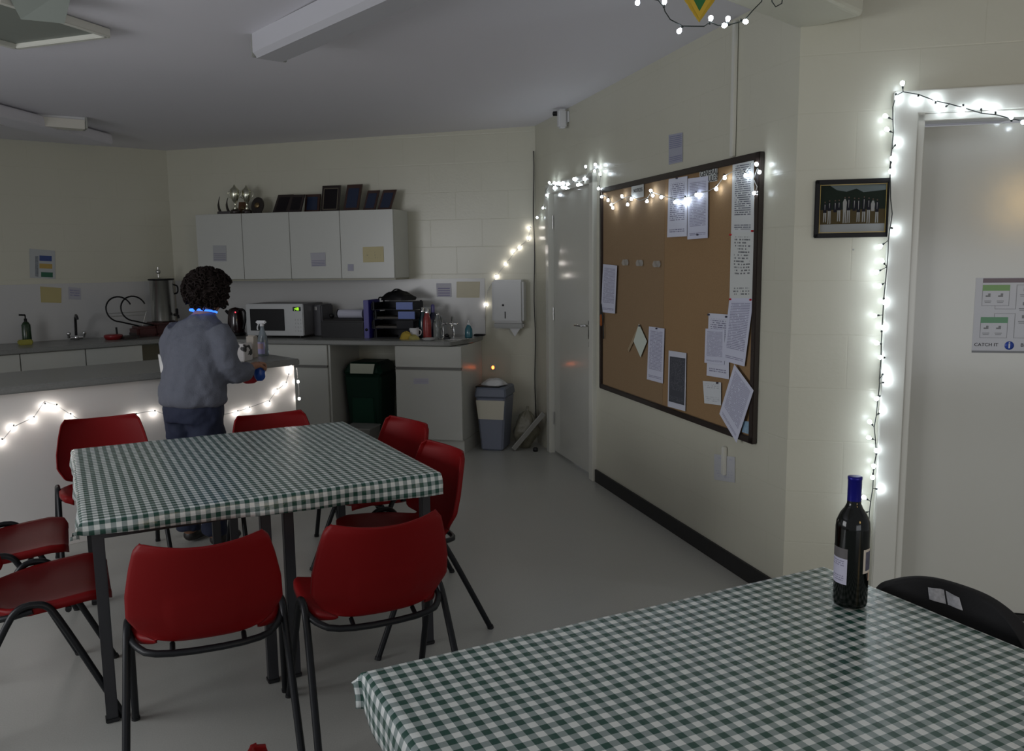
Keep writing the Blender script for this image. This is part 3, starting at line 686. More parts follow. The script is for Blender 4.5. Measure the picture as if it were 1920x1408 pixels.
string_lights('cool white string lights down the left side and over the top of the near door', S_END,
    [(1925, 228), (1896, 223), (1866, 215), (1840, 212), (1806, 201), (1755, 189), (1722, 177), (1692, 173), (1680, 178), (1675, 200), (1674, 250), (1670, 310), (1670, 345), (1672, 400), (1666, 450), (1662, 500), (1657, 560), (1653, 620), (1653, 670), (1649, 710), (1649, 718), (1646, 745), (1644, 780), (1640, 800), (1643, 850), (1638, 880), (1637, 915), (1632, 940), (1630, 960), (1630, 1000), (1624, 1060)], onE, NE, .050, BC, cmat=M_CABLE)
string_lights('neutral white string lights climbing the back wall corner and over the far white door',
    [(990, 446), (990, 427), (973, 464), (960, 472), (947, 495), (930, 519), (910, 571)],
    [(996, 425), (990, 447), (973, 464), (948, 495), (930, 519), (913, 545), (909, 600)], onB, NB, .02, BW_, group='white string lights')
string_lights('bright white string lights bunched over the top of the far white door',
    [(1007, 408), (1018, 390), (1025, 366), (1030, 342), (1039, 342), (1042, 344), (1039, 353), (1048, 344), (1054, 351), (1054, 343), (1064, 345), (1061, 353), (1076, 335), (1083, 347), (1095, 335), (1098, 312), (1116, 308), (1115, 321), (1125, 326), (1122, 354), (1128, 369)],
    [(1005, 412), (1018, 390), (1024, 362), (1030, 346), (1048, 348), (1064, 349), (1076, 342), (1095, 337), (1108, 318), (1120, 316), (1126, 330), (1124, 350), (1130, 368)], onR, NR, .034, BC)
string_lights('white string lights hanging along the top of the cork notice board',
    [(1140, 376), (1146, 384), (1149, 390), (1166, 367), (1177, 384), (1184, 374), (1213, 378), (1220, 357), (1224, 367), (1240, 370), (1266, 380), (1281, 380), (1286, 375), (1306, 366), (1343, 355), (1359, 334), (1398, 330), (1418, 307), (1424, 323), (1414, 362)],
    [(1131, 366), (1140, 371), (1149, 383), (1166, 372), (1184, 368), (1200, 376), (1213, 371), (1222, 360), (1240, 366), (1266, 373), (1286, 371), (1306, 361), (1330, 358), (1343, 350), (1359, 330), (1380, 318), (1398, 323), (1412, 302), (1419, 315), (1413, 335), (1419, 350), (1416, 362)], onR, NR, .038, BC)
# island front: plane set below
ISL_E = Vector((-1.385, 5.36, 0)); ih_ = 47; iu = uh(ih_); inn = uh(ih_+90)        # front faces inn
def onI(px, py, d=0): return vw(px, py, ISL_E-inn*.02+inn*d, inn)
string_lights('warm white string lights draped across the front panel of the island counter',
    [(3, 830), (24, 804), (63, 788), (86, 763), (106, 765), (133, 782), (255, 782), (290, 776), (446, 776), (468, 769), (505, 758), (520, 735), (536, 722), (545, 697), (546, 688)],
    [(-30, 850), (3, 826), (24, 800), (63, 783), (84, 752), (106, 760), (133, 777), (170, 800), (255, 776), (290, 770), (340, 790), (446, 772), (468, 764), (505, 750), (520, 731), (536, 718), (546, 684)], onI, inn, .022, BW_)
onX = lambda px, py, d=0: vw(px, py, ISL_E+iu*(.0+d), iu)
string_lights('two lights of a string hanging over the right end of the island counter', [(559, 716), (561, 748)], [(556, 690), (559, 712), (561, 744)],
    lambda px, py, d=0: vw(px, py, ISL_E+inn*.0+iu*d, inn), inn, .005, BW_)
onH = lambda px, py, d=0: vw(px, py, (0, 3.0, 0), (0, 1, 0))
ceil_pt = onH(1150, -60)
string_lights('white string lights looping under the ceiling around the green pennant',
    [(1195, 6), (1246, 2), (1273, 59), (1333, 33), (1365, 34), (1357, 48), (1399, 41)],
    [(1150, -60), (1200, -6), (1235, 0), (1246, 12), (1247, 22), (1258, 36), (1280, 50), (1320, 49), (1330, 40), (1345, 47), (1365, 46), (1395, 40), (1412, 20), (1428, 2), (1430, -30), (1445, -40), (1447, 3), (1455, 13), (1466, 6), (1467, -10), (1460, -60)], onH, (0, -1, 0), 0, BC, cmat=M_CABLE,
    lead=[(ceil_pt.x, ceil_pt.y, ceilz(ceil_pt.x)-.002)])

# pennant
pp = vw(1312, -20, (0, 2.8, 0), (0, 1, 0)); pn = thing('pennant', 'green pennant with a yellow fringe hanging point down at the top of the picture', 'pennant', pp, R(6))
s_ = 2.83/FPX
def tri(w0, hh, y, th): return MB().add([(-w0, y, .09), (w0, y, .09), (w0, y, 0), (0, y, -hh), (-w0, y, 0), (-w0, y+th, .09), (w0, y+th, .09), (w0, y+th, 0), (0, y+th, -hh), (-w0, y+th, 0)],
    [[4, 3, 2, 1, 0][::-1], [5, 6, 7, 8, 9][::-1], [0, 1, 6, 5], [1, 2, 7, 6], [2, 3, 8, 7], [3, 4, 9, 8], [4, 0, 5, 9]])
tri(24*s_, 42*s_, 0, .003).build('flag', mat('pennant_green', (.015, .16, .04), .6), pn)
fg = MB(); rnd = random.Random(2)
for sx in (-1, 1):
    for k in range(40):
        f = k/39; x = sx*(34*s_*(1-f)); z = 4*s_-f*46*s_
        fg.tube([(x*.72, .001, z+2*s_), (x, .001, z-6*s_), (x*1.0+rnd.uniform(-.001, .001), .001, z-13*s_)], .0022, 4)
    for k in range(14):
        z = .09*k/13; fg.tube([(sx*24*s_, .001, z), (sx*33*s_, .001, z-.004)], .0022, 4)
    fg.add([(sx*22*s_, -.0012, .09), (sx*32*s_, -.0012, .09), (sx*32*s_, -.0012, 2*s_), (0, -.0012, -50*s_), (0, -.0012, -37*s_), (sx*22*s_, -.0012, 1*s_)], [[0, 1, 2, 3, 4, 5]])
fg.build('fringe', mat('pennant_yellow', (.60, .40, .03), .6), pn, label='yellow fringe')
pz = pp.z+.09
MB().tube([(0, 0, .085), (0, 0, ceilz(pp.x)-pp.z-.001)], .0012, 5).build('hanging_cord', M_CABLE, pn)

# ================================================================ CEILING FITTINGS
zc = 2.45
a0, a1 = hz(537, 118, zc), hz(819, 2, zc); b0 = hz(597, 122, zc)
fd = (a1-a0); fd.z = 0; fd.normalize(); fn = Vector((fd.y, -fd.x, 0)); wd = .17
fl = thing('ceiling_light', 'long unlit fluorescent light fitting on the ceiling above the aisle', 'ceiling light', (a0.x, a0.y, zc), math.atan2(fd.y, fd.x))
top = ceilz(a0.x)-zc
MB().box((.78, -wd/2, top-.02), (1.5, wd*.55, .04), 0, .003).build('housing', M_PLA, fl)
dp = [(-.002, top), (-.002, .022), (-.022, 0), (-wd+.022, 0), (-wd+.002, .022), (-wd+.002, top)]
MB().add([(x, y, z) for x in (0, 1.56) for y, z in dp], [[k, k+1, k+7, k+6] for k in range(5)]).build('diffuser', mat('opal_diffuser', (.50, .50, .53), .35), fl)
ec = MB()
for x in (0, 1.56): ec.box((x, -wd/2, top/2+.001), (.012, wd*1.01, top*.98), 0, .003)
ec.build('end_cap', mat('grey_end_cap', (.32, .33, .30), .5), fl)
a0, a1 = hz(163, 242, zc), hz(0, 230, zc); fd = (a1-a0); fd.z = 0; fd.normalize()
fl = thing('ceiling_light', 'unlit fluorescent light fitting at the left edge with a yellow sheen', 'ceiling light', (a0.x, a0.y, zc), math.atan2(fd.y, fd.x))
top = ceilz(a0.x)-zc
MB().box((.75, -.06, top-.015), (1.5, .1, .03), 0, .003).build('housing', M_PLA, fl)
MB().add([(x, -.06+y*w_, z) for x in (.01, 1.49) for z, w_ in ((0.0, .052), (top-.02, .066)) for y in (-1, 1)], [[0, 1, 3, 2], [5, 4, 6, 7], [0, 4, 5, 1], [2, 3, 7, 6], [0, 2, 6, 4], [1, 5, 7, 3]]).build('diffuser', mat('ribbed_diffuser', (.60, .58, .52), .10, bump=.2, bscale=40), fl)
ec = MB()
for x in (0, 1.5): ec.box((x, -.06, top/2), (.014, .14, top-.004), 0, .003)
ec.build('end_cap', mat('grey_end_cap', (.32, .33, .30), .5), fl)
# square light well / hatch in the ceiling at top left
zz = ceilz(-2)
c1, c0 = hz(203, 68, zz-.03), hz(30, 90, zz-.03); hd_ = (c0-c1); hl = hd_.length; hd_.normalize(); hn = Vector((-hd_.y, hd_.x, 0))
if hn.y > 0: hn = -hn
ht = thing('ceiling_hatch', 'square ceiling hatch with a pale raised frame at the top left corner', 'hatch', (c1.x, c1.y, zz-.03), math.atan2(hd_.y, hd_.x))
sg = -1 if (Matrix.Rotation(math.atan2(hd_.y, hd_.x), 3, 'Z')@Vector((0, 1, 0))).dot(hn) < 0 else 1
mb = MB()
for x, y, dx, dy in ((hl/2, 0, hl, .03), (hl/2, sg*hl, hl, .03), (0, sg*hl/2, .03, hl), (hl, sg*hl/2, .03, hl)): mb.box((x, y, .012), (dx, dy, .035), 0, .003)
mb.build('hatch_frame', mat('pale_hatch_frame', (.62, .62, .56), .5), ht)
MB().box((hl/2, sg*hl/2, .019), (hl-.03, hl-.03, .010)).build('hatch_panel', mat('green_grey_panel', (.22, .24, .21), .6), ht, label='darker green-grey panel')
q = [vw(x, y, (0, 3.45, 0), (0, 1, 0)) for x, y in ((38, 30), (120, 38), (168, -8), (38, -8))]
q[2] += Vector((0, -.12, .02)); q[3] += Vector((0, -.12, .02))
MB().quadbox([q[3], q[2], q[1], q[0]], (0, .2, -.98), .012).build('hanging_flap', mat('green_grey_panel2', (.20, .225, .20), .6), ht, world=True, label='dark green-grey flap')
# small security camera on the right wall
sc_ = thing('security_camera', 'small white camera with a dark lens on the wall under the ceiling', 'camera', onR(1066, 222, .0), ROTR)
MB().box((0, -.008, .01), (.05, .016, .075), 0, .004).build('wall_plate', M_PLA, sc_)
MB().box((0, -.05, -.005), (.055, .06, .13), 0, .012).build('body', M_PLA, sc_)
MB().tube([(-.03, -.075, .035), (-.05, -.095, .037)], .017, 12).build('lens', M_BLK, sc_, label='dark round lens')

# ================================================================ KITCHEN: wall cabinets
def Bthing(name, label, cat, t, d, z=0, group=None): return thing(name, label, cat, bw(t, d, z), ROTB, group)
def Lthing(name, label, cat, s, d, z=0, group=None): return thing(name, label, cat, lw(s, d, z), ROTL, group)
M_DLINE = mat('dark_gap', (.03, .03, .028), .6)
CT = [1.10, 1.565, 2.02, 2.46, 2.90]; zb_, zt_ = 1.385, 1.935
cabs = []
for k, lab in ((0, 'white two-door wall cabinet at the right, plaques on top'), (2, 'white two-door wall cabinet at the left, trophies on top')):
    w_ = CT[k+2]-CT[k]; tm = (CT[k+2]+CT[k])/2
    c = Bthing('wall_cabinet', lab, 'cabinet', tm, 0, zb_, 'wall cabinets'); cabs.append(c)
    h = zt_-zb_
    MB().box((0, -.158, h/2), (w_-.001, .310, h), 0, .001).build('carcass', M_CAB, c)
    MB().box((0, -.158, -.008), (w_-.002, .31, .014)).build('light_rail', M_CABIN, c, label='tan underside rail')
    for j in (0, 1):
        dw_ = CT[k+j+1]-CT[k+j]; x = tm-(CT[k+j+1]+CT[k+j])/2
        MB().box((x, -.322, h/2), (dw_-.004, .018, h-.004), 0, .002).build('door', M_CAB, c)
def cabpaper(lab, px, mt, name='notice_label'): return sheet(name, lab, px, .3325, mt, on=onB, n=NB, rot=ROTB)
cabpaper('faded grey notice on the leftmost wall cabinet door', [(399, 460), (424, 460), (425, 490), (400, 490)], printed('print_h', (.36, .37, .38), (.22, .22, .27), 8, .05, .05, .7))
cabpaper('small lilac notice on the third wall cabinet door', [(582, 474), (610, 473), (611, 499), (584, 500)], printed('print_i', (.38, .38, .42), (.22, .22, .30), 9, .05, .05, .7))
cabpaper('tiny lilac sticker low on the rightmost wall cabinet door', [(652, 495), (663, 495), (663, 508), (652, 508)], mat('lilac_label', (.34, .34, .42), .6))
cabpaper('yellow notice on the rightmost wall cabinet door', [(680, 463), (719, 462), (720, 491), (681, 492)], printed('print_j', (.50, .44, .24), (.36, .32, .2), 6, .15, .2, .4))

# base cabinets and worktops
M_HND = mat('handle_strip', (.14, .14, .13), .4)
def base_unit(label, t0, t1, wall='B', drawer=True, fd_=.58, group='base cabinets'):
    w_ = t1-t0; tm = (t0+t1)/2
    c = (Bthing if wall == 'B' else Lthing)('base_cabinet', label, 'cabinet', tm, 0, 0, group)
    MB().box((0, -(fd_-.02)/2-.004, .485), (w_-.002, fd_-.028, .745), 0, .001).build('carcass', M_CAB, c)
    MB().box((0, -(fd_-.05)/2-.03, .055), (w_-.004, fd_-.09, .11)).build('plinth', M_CAB, c)
    df = MB().box((0, -fd_+.009, .775), (w_-.005, .018, .165), 0, .002).build('drawer', M_CAB, c)
    MB().box((0, -fd_+.004, .683), (w_-.005, .024, .018), 0, .002).build('handle', M_HND, df)
    MB().box((0, -fd_+.009, .395), (w_-.005, .018, .555), 0, .002).build('door', M_CAB, c)
    return c
right_base = base_unit('white base cabinet at the right end, beside the grey bin', .47, 1.02)
base_unit('white base cabinet left of the green bin, behind the island', 1.60, 2.18)
base_unit('white base cabinet partly hidden behind the standing person', 2.19, 2.76)
sheet('notice_label', 'faint lilac label on the right base cabinet door', [(775, 709), (804, 709), (804, 720), (775, 720)], .5815, printed('print_k', (.46, .46, .50), (.34, .33, .44), 4, .05, .1, .7), on=onB, n=NB, rot=ROTB)
ep = Bthing('cabinet_end_panel', 'white end panel beside the green bin gap under the worktop', 'panel', 1.59, 0, 0); MB().box((0, -.285, .43), (.016, .56, .86)).build('panel', M_CAB, ep)
s0 = .52
for k, lab in enumerate(('white base cabinet in the left run nearest the room corner', 'white base cabinet in the left run under the sink tap', 'white base cabinet in the left run under the soap bottle', 'white base cabinet in the left run at the picture edge')):
    base_unit(lab, s0+.02 if k == 0 else s0, s0+.46, 'L', group='left base cabinets'); s0 += .462
# worktops
def corner_front(d):  # where the two front edges meet
    p1, r1, p2, r2 = bw(0, d), -uh(104), lw(0, d), uh(LW)
    den = r1.x*r2.y-r1.y*r2.x; k = ((p2.x-p1.x)*r2.y-(p2.y-p1.y)*r2.x)/den; return p1+r1*k
cf = corner_front(.61)
top_pts = [bw(.455, .012), bw(.455, .30), bw(.55, .60), bw(.60, .61), cf, B+(cf-B)*.02]
wt = MB().prism([(p.x, p.y) for p in top_pts], .862, .900).build('worktop', M_WORK, None, world=True, loc=bw(1.5, .3, .88), rot=ROTB, label='speckled grey worktop along the back wall', cat='worktop')
wt.modifiers.new('b', 'BEVEL').width = .006
lt_pts = [B+(cf-B)*.02, cf, lw(3.4, .61), lw(3.4, .012)]
wt2 = MB().prism([(p.x, p.y) for p in lt_pts], .862, .900).build('worktop', M_WORK, None, world=True, loc=lw(1.5, .3, .88), rot=ROTL, label='speckled grey worktop along the left wall with a sink tap', cat='worktop')
wt2.modifiers.new('b', 'BEVEL').width = .006

# island counter
il = thing('island_counter', 'white-fronted island counter with grey top and fairy lights', 'counter', ISL_E, math.atan2(iu.y, iu.x))
MB().box((-1.6, .30, .43), (3.18, .56, .86), 0, .002).build('front_panel', M_ISL, il)
MB().box((-1.6, .325, .882), (3.22, .69, .040), 0, .006).build('countertop', M_WORK, il)

# ---------------- things on the wall cabinets
ZT = zt_+.0005
def put(px, d, py=400): 
    w_ = onB(px, py, d); return (A-w_).dot(uh(104))
hn_ = Bthing('horn_trophy', 'dark trophy with two upright horns at the left end of the wall cabinets', 'trophy', put(421, .2), .2, ZT)
MB().box((.03, 0, .014), (.16, .07, .028), 0, .004).build('base', M_BFRAME, hn_)
for x, hgt in ((-.05, .155), (.03, .145)): MB().tube([(x+.012, 0, .02), (x-.006, 0, .07), (x, 0, .12), (x+.012, 0, hgt)], [.012, .012, .010, .009, .007, .005, .004, .003, .002, .001], 8, smooth_path=1).build('horn', mat('dark_horn', (.02, .015, .012), .3), hn_)
M_SIL = mat('tarnished_silver', (.62, .62, .50), .18, metal=1)
def cup(px, hgt, lab, d=.22):
    c = Bthing('trophy_cup', lab, 'trophy', put(px, d), d, ZT, 'silver cups')
    k = hgt/.2
    MB().lathe([(0, 0), (.034*k, 0), (.034*k, .02*k), (.028*k, .03*k), (0, .03*k)], seg=20).build('base', M_BFRAME, c)
    MB().lathe([(0, .03*k), (.02*k, .032*k), (.008*k, .05*k), (.007*k, .075*k), (.018*k, .09*k), (.028*k, .12*k), (.030*k, .16*k), (.027*k, .165*k), (.010*k, .18*k), (0, .2*k)], seg=20).build('bowl', M_SIL, c)
    for s in (-1, 1): MB().tube([(s*.028*k, 0, .15*k), (s*.05*k, 0, .155*k), (s*.05*k, 0, .12*k), (s*.026*k, 0, .105*k)], .003, 6, smooth_path=2).build('handle', M_SIL, c)
cup(442, .255, 'left silver trophy cup standing behind the wooden shield'); cup(464, .25, 'right silver trophy cup beside the round plaque', .17)
def shield(px, wd_, hgt, lab, nm, mt, rnd_=True, d=.14):
    c = Bthing(nm, lab, 'trophy', put(px, d), d, ZT)
    pts = [(wd_/2*math.cos(a), hgt/2+hgt/2*math.sin(a)) for a in [i*2*math.pi/20 for i in range(20)]] if rnd_ else [(-wd_/2, hgt), (wd_/2, hgt), (wd_/2, hgt*.45), (wd_*.25, hgt*.08), (0, 0), (-wd_*.25, hgt*.08), (-wd_/2, hgt*.45)]
    mb = MB(); n = len(pts)
    mb.add([(x, -.01+.25*z, z*.97) for x, z in pts]+[(x, .006+.25*z, z*.97) for x, z in pts], [list(range(n)), list(range(n, 2*n))[::-1]]+[[i, i+n, (i+1) % n+n, (i+1) % n] for i in range(n)])
    mb.build('board', mt, c)
    MB().lathe([(0, 0), (wd_*.22, 0), (wd_*.2, .006), (0, .008)], (0, -.012+.125*hgt, hgt*.5), 16, rotm=Matrix.Rotation(R(76), 3, 'X')).build('boss', mat('dull_brass', (.22, .16, .08), .35, metal=.8), c)
    MB().box((0, .05, hgt*.2), (.01, .06, .004), 0, tilt=-.5).build('prop', M_BFRAME, c)
shield(455, .085, .115, 'small brown wooden shield between the silver cups', 'wooden_shield', mat('brown_wood', (.10, .045, .018), .4), False, .12)
shield(482, .115, .15, 'dark round plaque right of the silver cups', 'round_plaque', mat('very_dark_wood', (.02, .016, .014), .4), True, .16)
def plaque(px, wd_, hgt, lab, face, frm, d=.15, skew=.0, yaw=0, lean=.24, gold=False):
    c = thing('plaque', lab, 'plaque', bw(put(px, d), d, ZT), ROTB+yaw, 'plaques on the wall cabinets')
    def q_(x, y, z): return (x+skew*z, y+lean*z, z)
    mb = MB(); th = .016
    def bx(mb, x0, x1, z0, z1, y0, y1, mi=0):
        vs = [q_(x, y, z) for y in (y0, y1) for z in (z0, z1) for x in (x0, x1)]
        mb.add(vs, [[0, 1, 3, 2], [5, 4, 6, 7], [4, 5, 1, 0], [2, 3, 7, 6], [1, 5, 7, 3], [4, 0, 2, 6]], mi)
    bx(mb, -wd_/2, wd_/2, 0, hgt, -th/2, th/2); mb.build('frame', frm, c)
    m2 = MB(); bx(m2, -wd_*.36, wd_*.36, hgt*.14, hgt*.86, -th/2-.002, -th/2+.001); m2.build('plate', face, c)
    if gold:
        m3 = MB()
        for x0, x1, z0, z1 in ((-.40, -.37, .10, .90), (.37, .40, .10, .90), (-.40, .40, .88, .90), (-.40, .40, .10, .12)): bx(m3, x0*wd_, x1*wd_, z0*hgt, z1*hgt, -th/2-.003, -th/2+.001)
        m3.build('inner_border', mat('dull_gold_line', (.16, .14, .10), .4), c)
    m4 = MB().tube([(0, .02+lean*hgt*.6, hgt*.6), (0, .075+lean*hgt*.3, .0)], .004, 6); m4.build('strut', M_BFRAME, c)
F_BLK = mat('plate_black', (.008, .006, .008), .3, spec=.3); F_BLU = mat('plate_blue', (.018, .028, .06), .25); W_BRN = mat('plaque_brown', (.045, .02, .015), .35)
plaque(525, .14, .16, 'dark plaque leaning sideways, leftmost of the row on the cabinets', F_BLK, M_BFRAME, skew=.28)
plaque(552, .12, .15, 'dark plaque partly behind the leftmost leaning one', F_BLK, M_BFRAME, skew=.18, d=.22)
plaque(585, .135, .155, 'small blue-faced plaque left of the tallest plaque', F_BLU, W_BRN)
plaque(619, .165, .225, 'tallest plaque with a thin pale inner border', F_BLK, M_BFRAME, gold=True, d=.13)
plaque(658, .135, .225, 'tall blue-faced plaque right of the tallest one', F_BLU, W_BRN, skew=.10)
plaque(692, .105, .17, 'small narrow plaque with a reddish frame', F_BLU, W_BRN, skew=.20)
plaque(720, .115, .17, 'small tilted plaque rightmost on the cabinets', F_BLU, W_BRN, skew=.26)

# ---------------- things on the back worktop
WZ = .9005
def bput(px, d, py=620): 
    w_ = onB(px, py, d); return (A-w_).dot(uh(104))
t0, t1 = bput(463, .45), bput(570, .45)
mw = Bthing('microwave', 'silver-grey microwave oven with a green clock display', 'microwave', (t0+t1)/2, .27, WZ)
mwW, mwH = t0-t1, .275
M_MW = mat('silver_grey_casing', (.42, .43, .43), .35, metal=.3)
MB().box((0, .01, mwH/2+.012), (mwW, .34, mwH-.012), 0, .006).build('casing', mat('grey_casing', (.14, .14, .15), .4), mw)
ft = MB()
for x in (-.2, .2):
    for y in (-.12, .14): ft.tube([(x, y, 0), (x, y, .02)], .014, 8)
ft.build('foot', M_BLK, mw)
MB().box((0, -.172, mwH/2+.012), (mwW, .024, mwH-.012), 0, .006).build('front_panel', M_MW, mw)
MB().box((-.065, -.186, mwH/2+.012), (mwW*.60, .006, mwH*.66), 0, .01).build('door_window', M_BLK, mw, label='dark door window')
MB().box((mwW/2-.055, -.186, mwH-.035), (.072, .004, .034), 0, .002).build('display', mat('display_black', (.01, .02, .01), .2), mw)
textpart('clock_digits', ':48', .036, mat('green_led', (.2, .9, .05), .4, emit=(.45, 1.0, .02), estr=1.6), mw, (mwW/2-.055, -.1886, mwH-.036), 0)
bt_ = MB()
for i in range(3):
    for j in range(4): bt_.box((mwW/2-.078+i*.024, -.1855, .06+j*.03), (.016, .004, .014), 0, .002)
bt_.build('button', M_MW, mw)
kt_ = Bthing('kettle', 'dark red kettle with a small red light, between the person and the microwave', 'kettle', bput(441, .3), .28, WZ)
MB().lathe([(0, 0), (.075, 0), (.078, .02), (.070, .03)], seg=24).build('base', M_BLK, kt_)
MB().lathe([(.07, .028), (.074, .05), (.066, .16), (.058, .215), (.050, .232), (.0, .245)], seg=24).build('body', mat('dark_red_kettle', (.012, .002, .003), .15, coat=.3), kt_)
MB().tube([(.045, -.02, .225), (.10, -.02, .225), (.108, -.02, .15), (.08, -.02, .06)], .011, 8, smooth_path=2).build('handle', M_BLK, kt_)
MB().ball((-.02+.06, -.066, .205), .006, sub=1).build('indicator', mat('red_led', (.8, .02, .02), .4, emit=(1, .05, .08), estr=3), kt_, label='small red light')
MB().tube([(-.05, -.01, .19), (-.085, -.015, .215)], [.02, .011], 8).build('spout', M_BLK, kt_)
# black long box appliance with paper roll
t0, t1 = bput(608, .38), bput(683, .38)
bx_ = Bthing('black_appliance', 'long black hob-like appliance with a white paper roll lying on top', 'appliance', (t0+t1)/2, .26, WZ)
bwW = t0-t1
MB().box((0, 0, .07), (bwW+.04, .30, .14), 0, .012).build('body', M_BLK, bx_)
MB().box((0, -.02, .146), (bwW, .24, .012), 0, .004).build('lid', mat('dark_brown_plastic', (.010, .008, .008), .5, spec=.2), bx_)
MB().ball((-bwW*.42, -.03, .175), .022).tube([(-bwW*.42, -.03, .15), (-bwW*.42, -.03, .17)], .008, 8).build('knob', M_BLK, bx_)
kr = Bthing('paper_roll', 'white paper roll lying on the long black appliance', 'roll', bput(656, .28, 590), .25, WZ+.153)
MB().tube([(-.11, 0, .036), (.11, 0, .036)], .036, 20).build('roll', mat('white_tissue', (.50, .51, .60), .8), kr)
MB().tube([(-.118, 0, .038), (-.112, 0, .038)], .038, 16).build('end_disc', M_BLK, kr)
dk = Bthing('toaster', 'dark grey boxy appliance immediately right of the microwave', 'appliance', bput(604, .2), .17, WZ)
MB().box((-.0, 0, .135), (.085, .22, .26), 0, .01).build('body', mat('dark_grey_case', (.07, .07, .08), .5), dk); MB().box((-.01, -.112, .235), (.02, .004, .03), 0, .002).build('switch', M_STEEL, dk)
bi = Bthing('lever_arch_file', 'upright blue lever arch file beside the letter trays', 'file', bput(693, .36), .30, WZ)
MB().box((0, 0, .155), (.045, .24, .31), 0, .003).build('cover', mat('blue_card', (.03, .025, .22), .4), bi); MB().lathe([(0, 0), (.012, 0), (.012, .002), (0, .002)], (0, -.1205, .07), 14, rotm=Matrix.Rotation(R(90), 3, 'X')).build('finger_ring', M_BLK, bi)
# letter trays
tr0, tr1 = bput(705, .33), bput(784, .33); twid = tr0-tr1; tm = (tr0+tr1)/2
M_TRB, M_TRBL = mat('black_tray', (.006, .007, .011), .4, spec=.15), mat('blue_tray', (.02, .07, .33), .35)
for k, (mt, lab) in enumerate(((M_TRB, 'lowest tray of the letter tray stack'), (M_TRB, 'second tray of the letter tray stack, papers inside'), (M_TRBL, 'blue tray third from the bottom of the stack'), (M_TRBL, 'bright blue tray at the top of the stack'))):
    z = WZ+.075*k; tt = Bthing('letter_tray', lab, 'letter tray', tm+(.012 if k % 2 else -.004), .27, z, 'letter trays')
    w2 = twid*.96
    mb = MB().box((0, 0, .006), (w2, .24, .004)).box((0, .118, .035), (w2, .004, .06))
    for s in (-1, 1): mb.box((s*w2/2, 0, .033), (.004, .24, .058))
    for x in (-1, 1):
        for y in (-1, 1): mb.box((x*(w2/2-.012), y*.108, .037), (.012, .012, .074))
    mb.build('tray', M_TRB, tt)
    fc = MB().box((w2/2-.07, -.119, .036), (.145, .006, .062), 0, .003); fc.build('front_panel', mt, tt)
    if k in (1, 2):
        pap = Bthing('paper_stack', ('papers lying in the second letter tray' if k == 1 else 'white papers lying in the third letter tray'), 'papers', tm+.02, .27, z+.0085)
        st = MB()
        for i in range(5): st.box((random.uniform(-.006, .006), random.uniform(-.006, .006), .001+.003*i), (w2-.05, .20, .0025), random.uniform(-.05, .05))
        st.build('sheets', mat('dull_paper', (.10, .09, .08) if k == 1 else (.2, .2, .21), .7), pap)
bag = Bthing('black_bag', 'crumpled black bag heaped on top of the letter trays', 'bag', tm+.01, .26, WZ+.302)
def bagf(u, v):
    a = u*2*math.pi; ph = v*math.pi*.5; r = .125*math.cos(ph)*(1+.22*noise.noise(Vector((math.cos(a)*2, math.sin(a)*2, v*3)))); return Vector((r*1.15*math.cos(a), r*math.sin(a)*.8, .002+.075*math.sin(ph)*(1+.3*noise.noise(Vector((u*5, v*4, 3))))))
MB().grid(26, 10, bagf).grid(26, 1, lambda u, v: Vector((.125*1.1*math.cos(u*6.283)*v, .1*math.sin(u*6.283)*v, .002))).build('bag_body', mat('black_bag', (.005, .005, .006), .5, spec=.25), bag)
MB().tube([(-.1, -.05, .02), (-.13, -.08, .03), (-.15, -.05, .01)], .006, 6, smooth_path=2).tube([(-.05, 0, .07), (0, -.03, .098), (.05, 0, .07)], .006, 6, smooth_path=2).build('strap', M_BLK, bag)
# yellow cloth, white mug
yc = Bthing('yellow_cloth', 'bundled yellow cloth on the worktop front', 'cloth', bput(760, .45), .44, WZ)
def blob(rx, ry, rz, sd, amp=.25):
    def f(u, v):
        a = u*2*math.pi; ph = v*math.pi/2; k = 1+amp*noise.noise(Vector((math.cos(a)*1.7+sd, math.sin(a)*1.7, v*2)))
        return Vector((rx*k*math.cos(ph)*math.cos(a), ry*k*math.cos(ph)*math.sin(a), rz*k*math.sin(ph)))
    return f
MB().grid(24, 10, blob(.06, .045, .055, 3)).build('cloth_body', mat('yellow_cloth', (.42, .30, .04), .8), yc)
yd = Bthing('yellow_duster', 'pale yellow duster beside the bundled yellow cloth', 'cloth', bput(777, .45), .46, WZ)
MB().grid(20, 8, blob(.045, .04, .035, 8)).build('cloth_body', mat('pale_yellow_cloth', (.36, .32, .10), .8), yd)
mg = Bthing('white_jug', 'small white jug standing behind the yellow cloth', 'jug', bput(775, .38), .36, WZ)
MB().lathe([(0, 0), (.036, 0), (.038, .01), (.042, .085), (.040, .085), (.036, .012), (0, .012)], seg=20).build('body', M_PLA, mg)
MB().tube([(.038, 0, .07), (.06, 0, .065), (.058, 0, .03), (.037, 0, .022)], .005, 6, smooth_path=2).build('handle', M_PLA, mg)
def bottle(nm, lab, place, prof, mt, capprof, capm, cat='bottle', extra=None):
    c = place(nm, lab, cat); MB().lathe(prof, seg=20).build('body', mt, c); MB().lathe(capprof, seg=16).build('cap', capm, c)
    return c
def Bp(t, d): return lambda n, l, c: Bthing(n, l, c, t, d, WZ)
M_TEAL = mat('dark_teal_bottle', (.006, .035, .045), .2, coat=.5)
bottle('drink_flask', 'slim dark teal flask behind the red patterned one', Bp(bput(793, .30), .30), [(0, 0), (.033, 0), (.034, .01), (.034, .12), (.028, .16), (.016, .20), (.014, .235), (0, .235)], M_TEAL, [(.0165, .21), (.0165, .245), (0, .247)], M_CHROME)
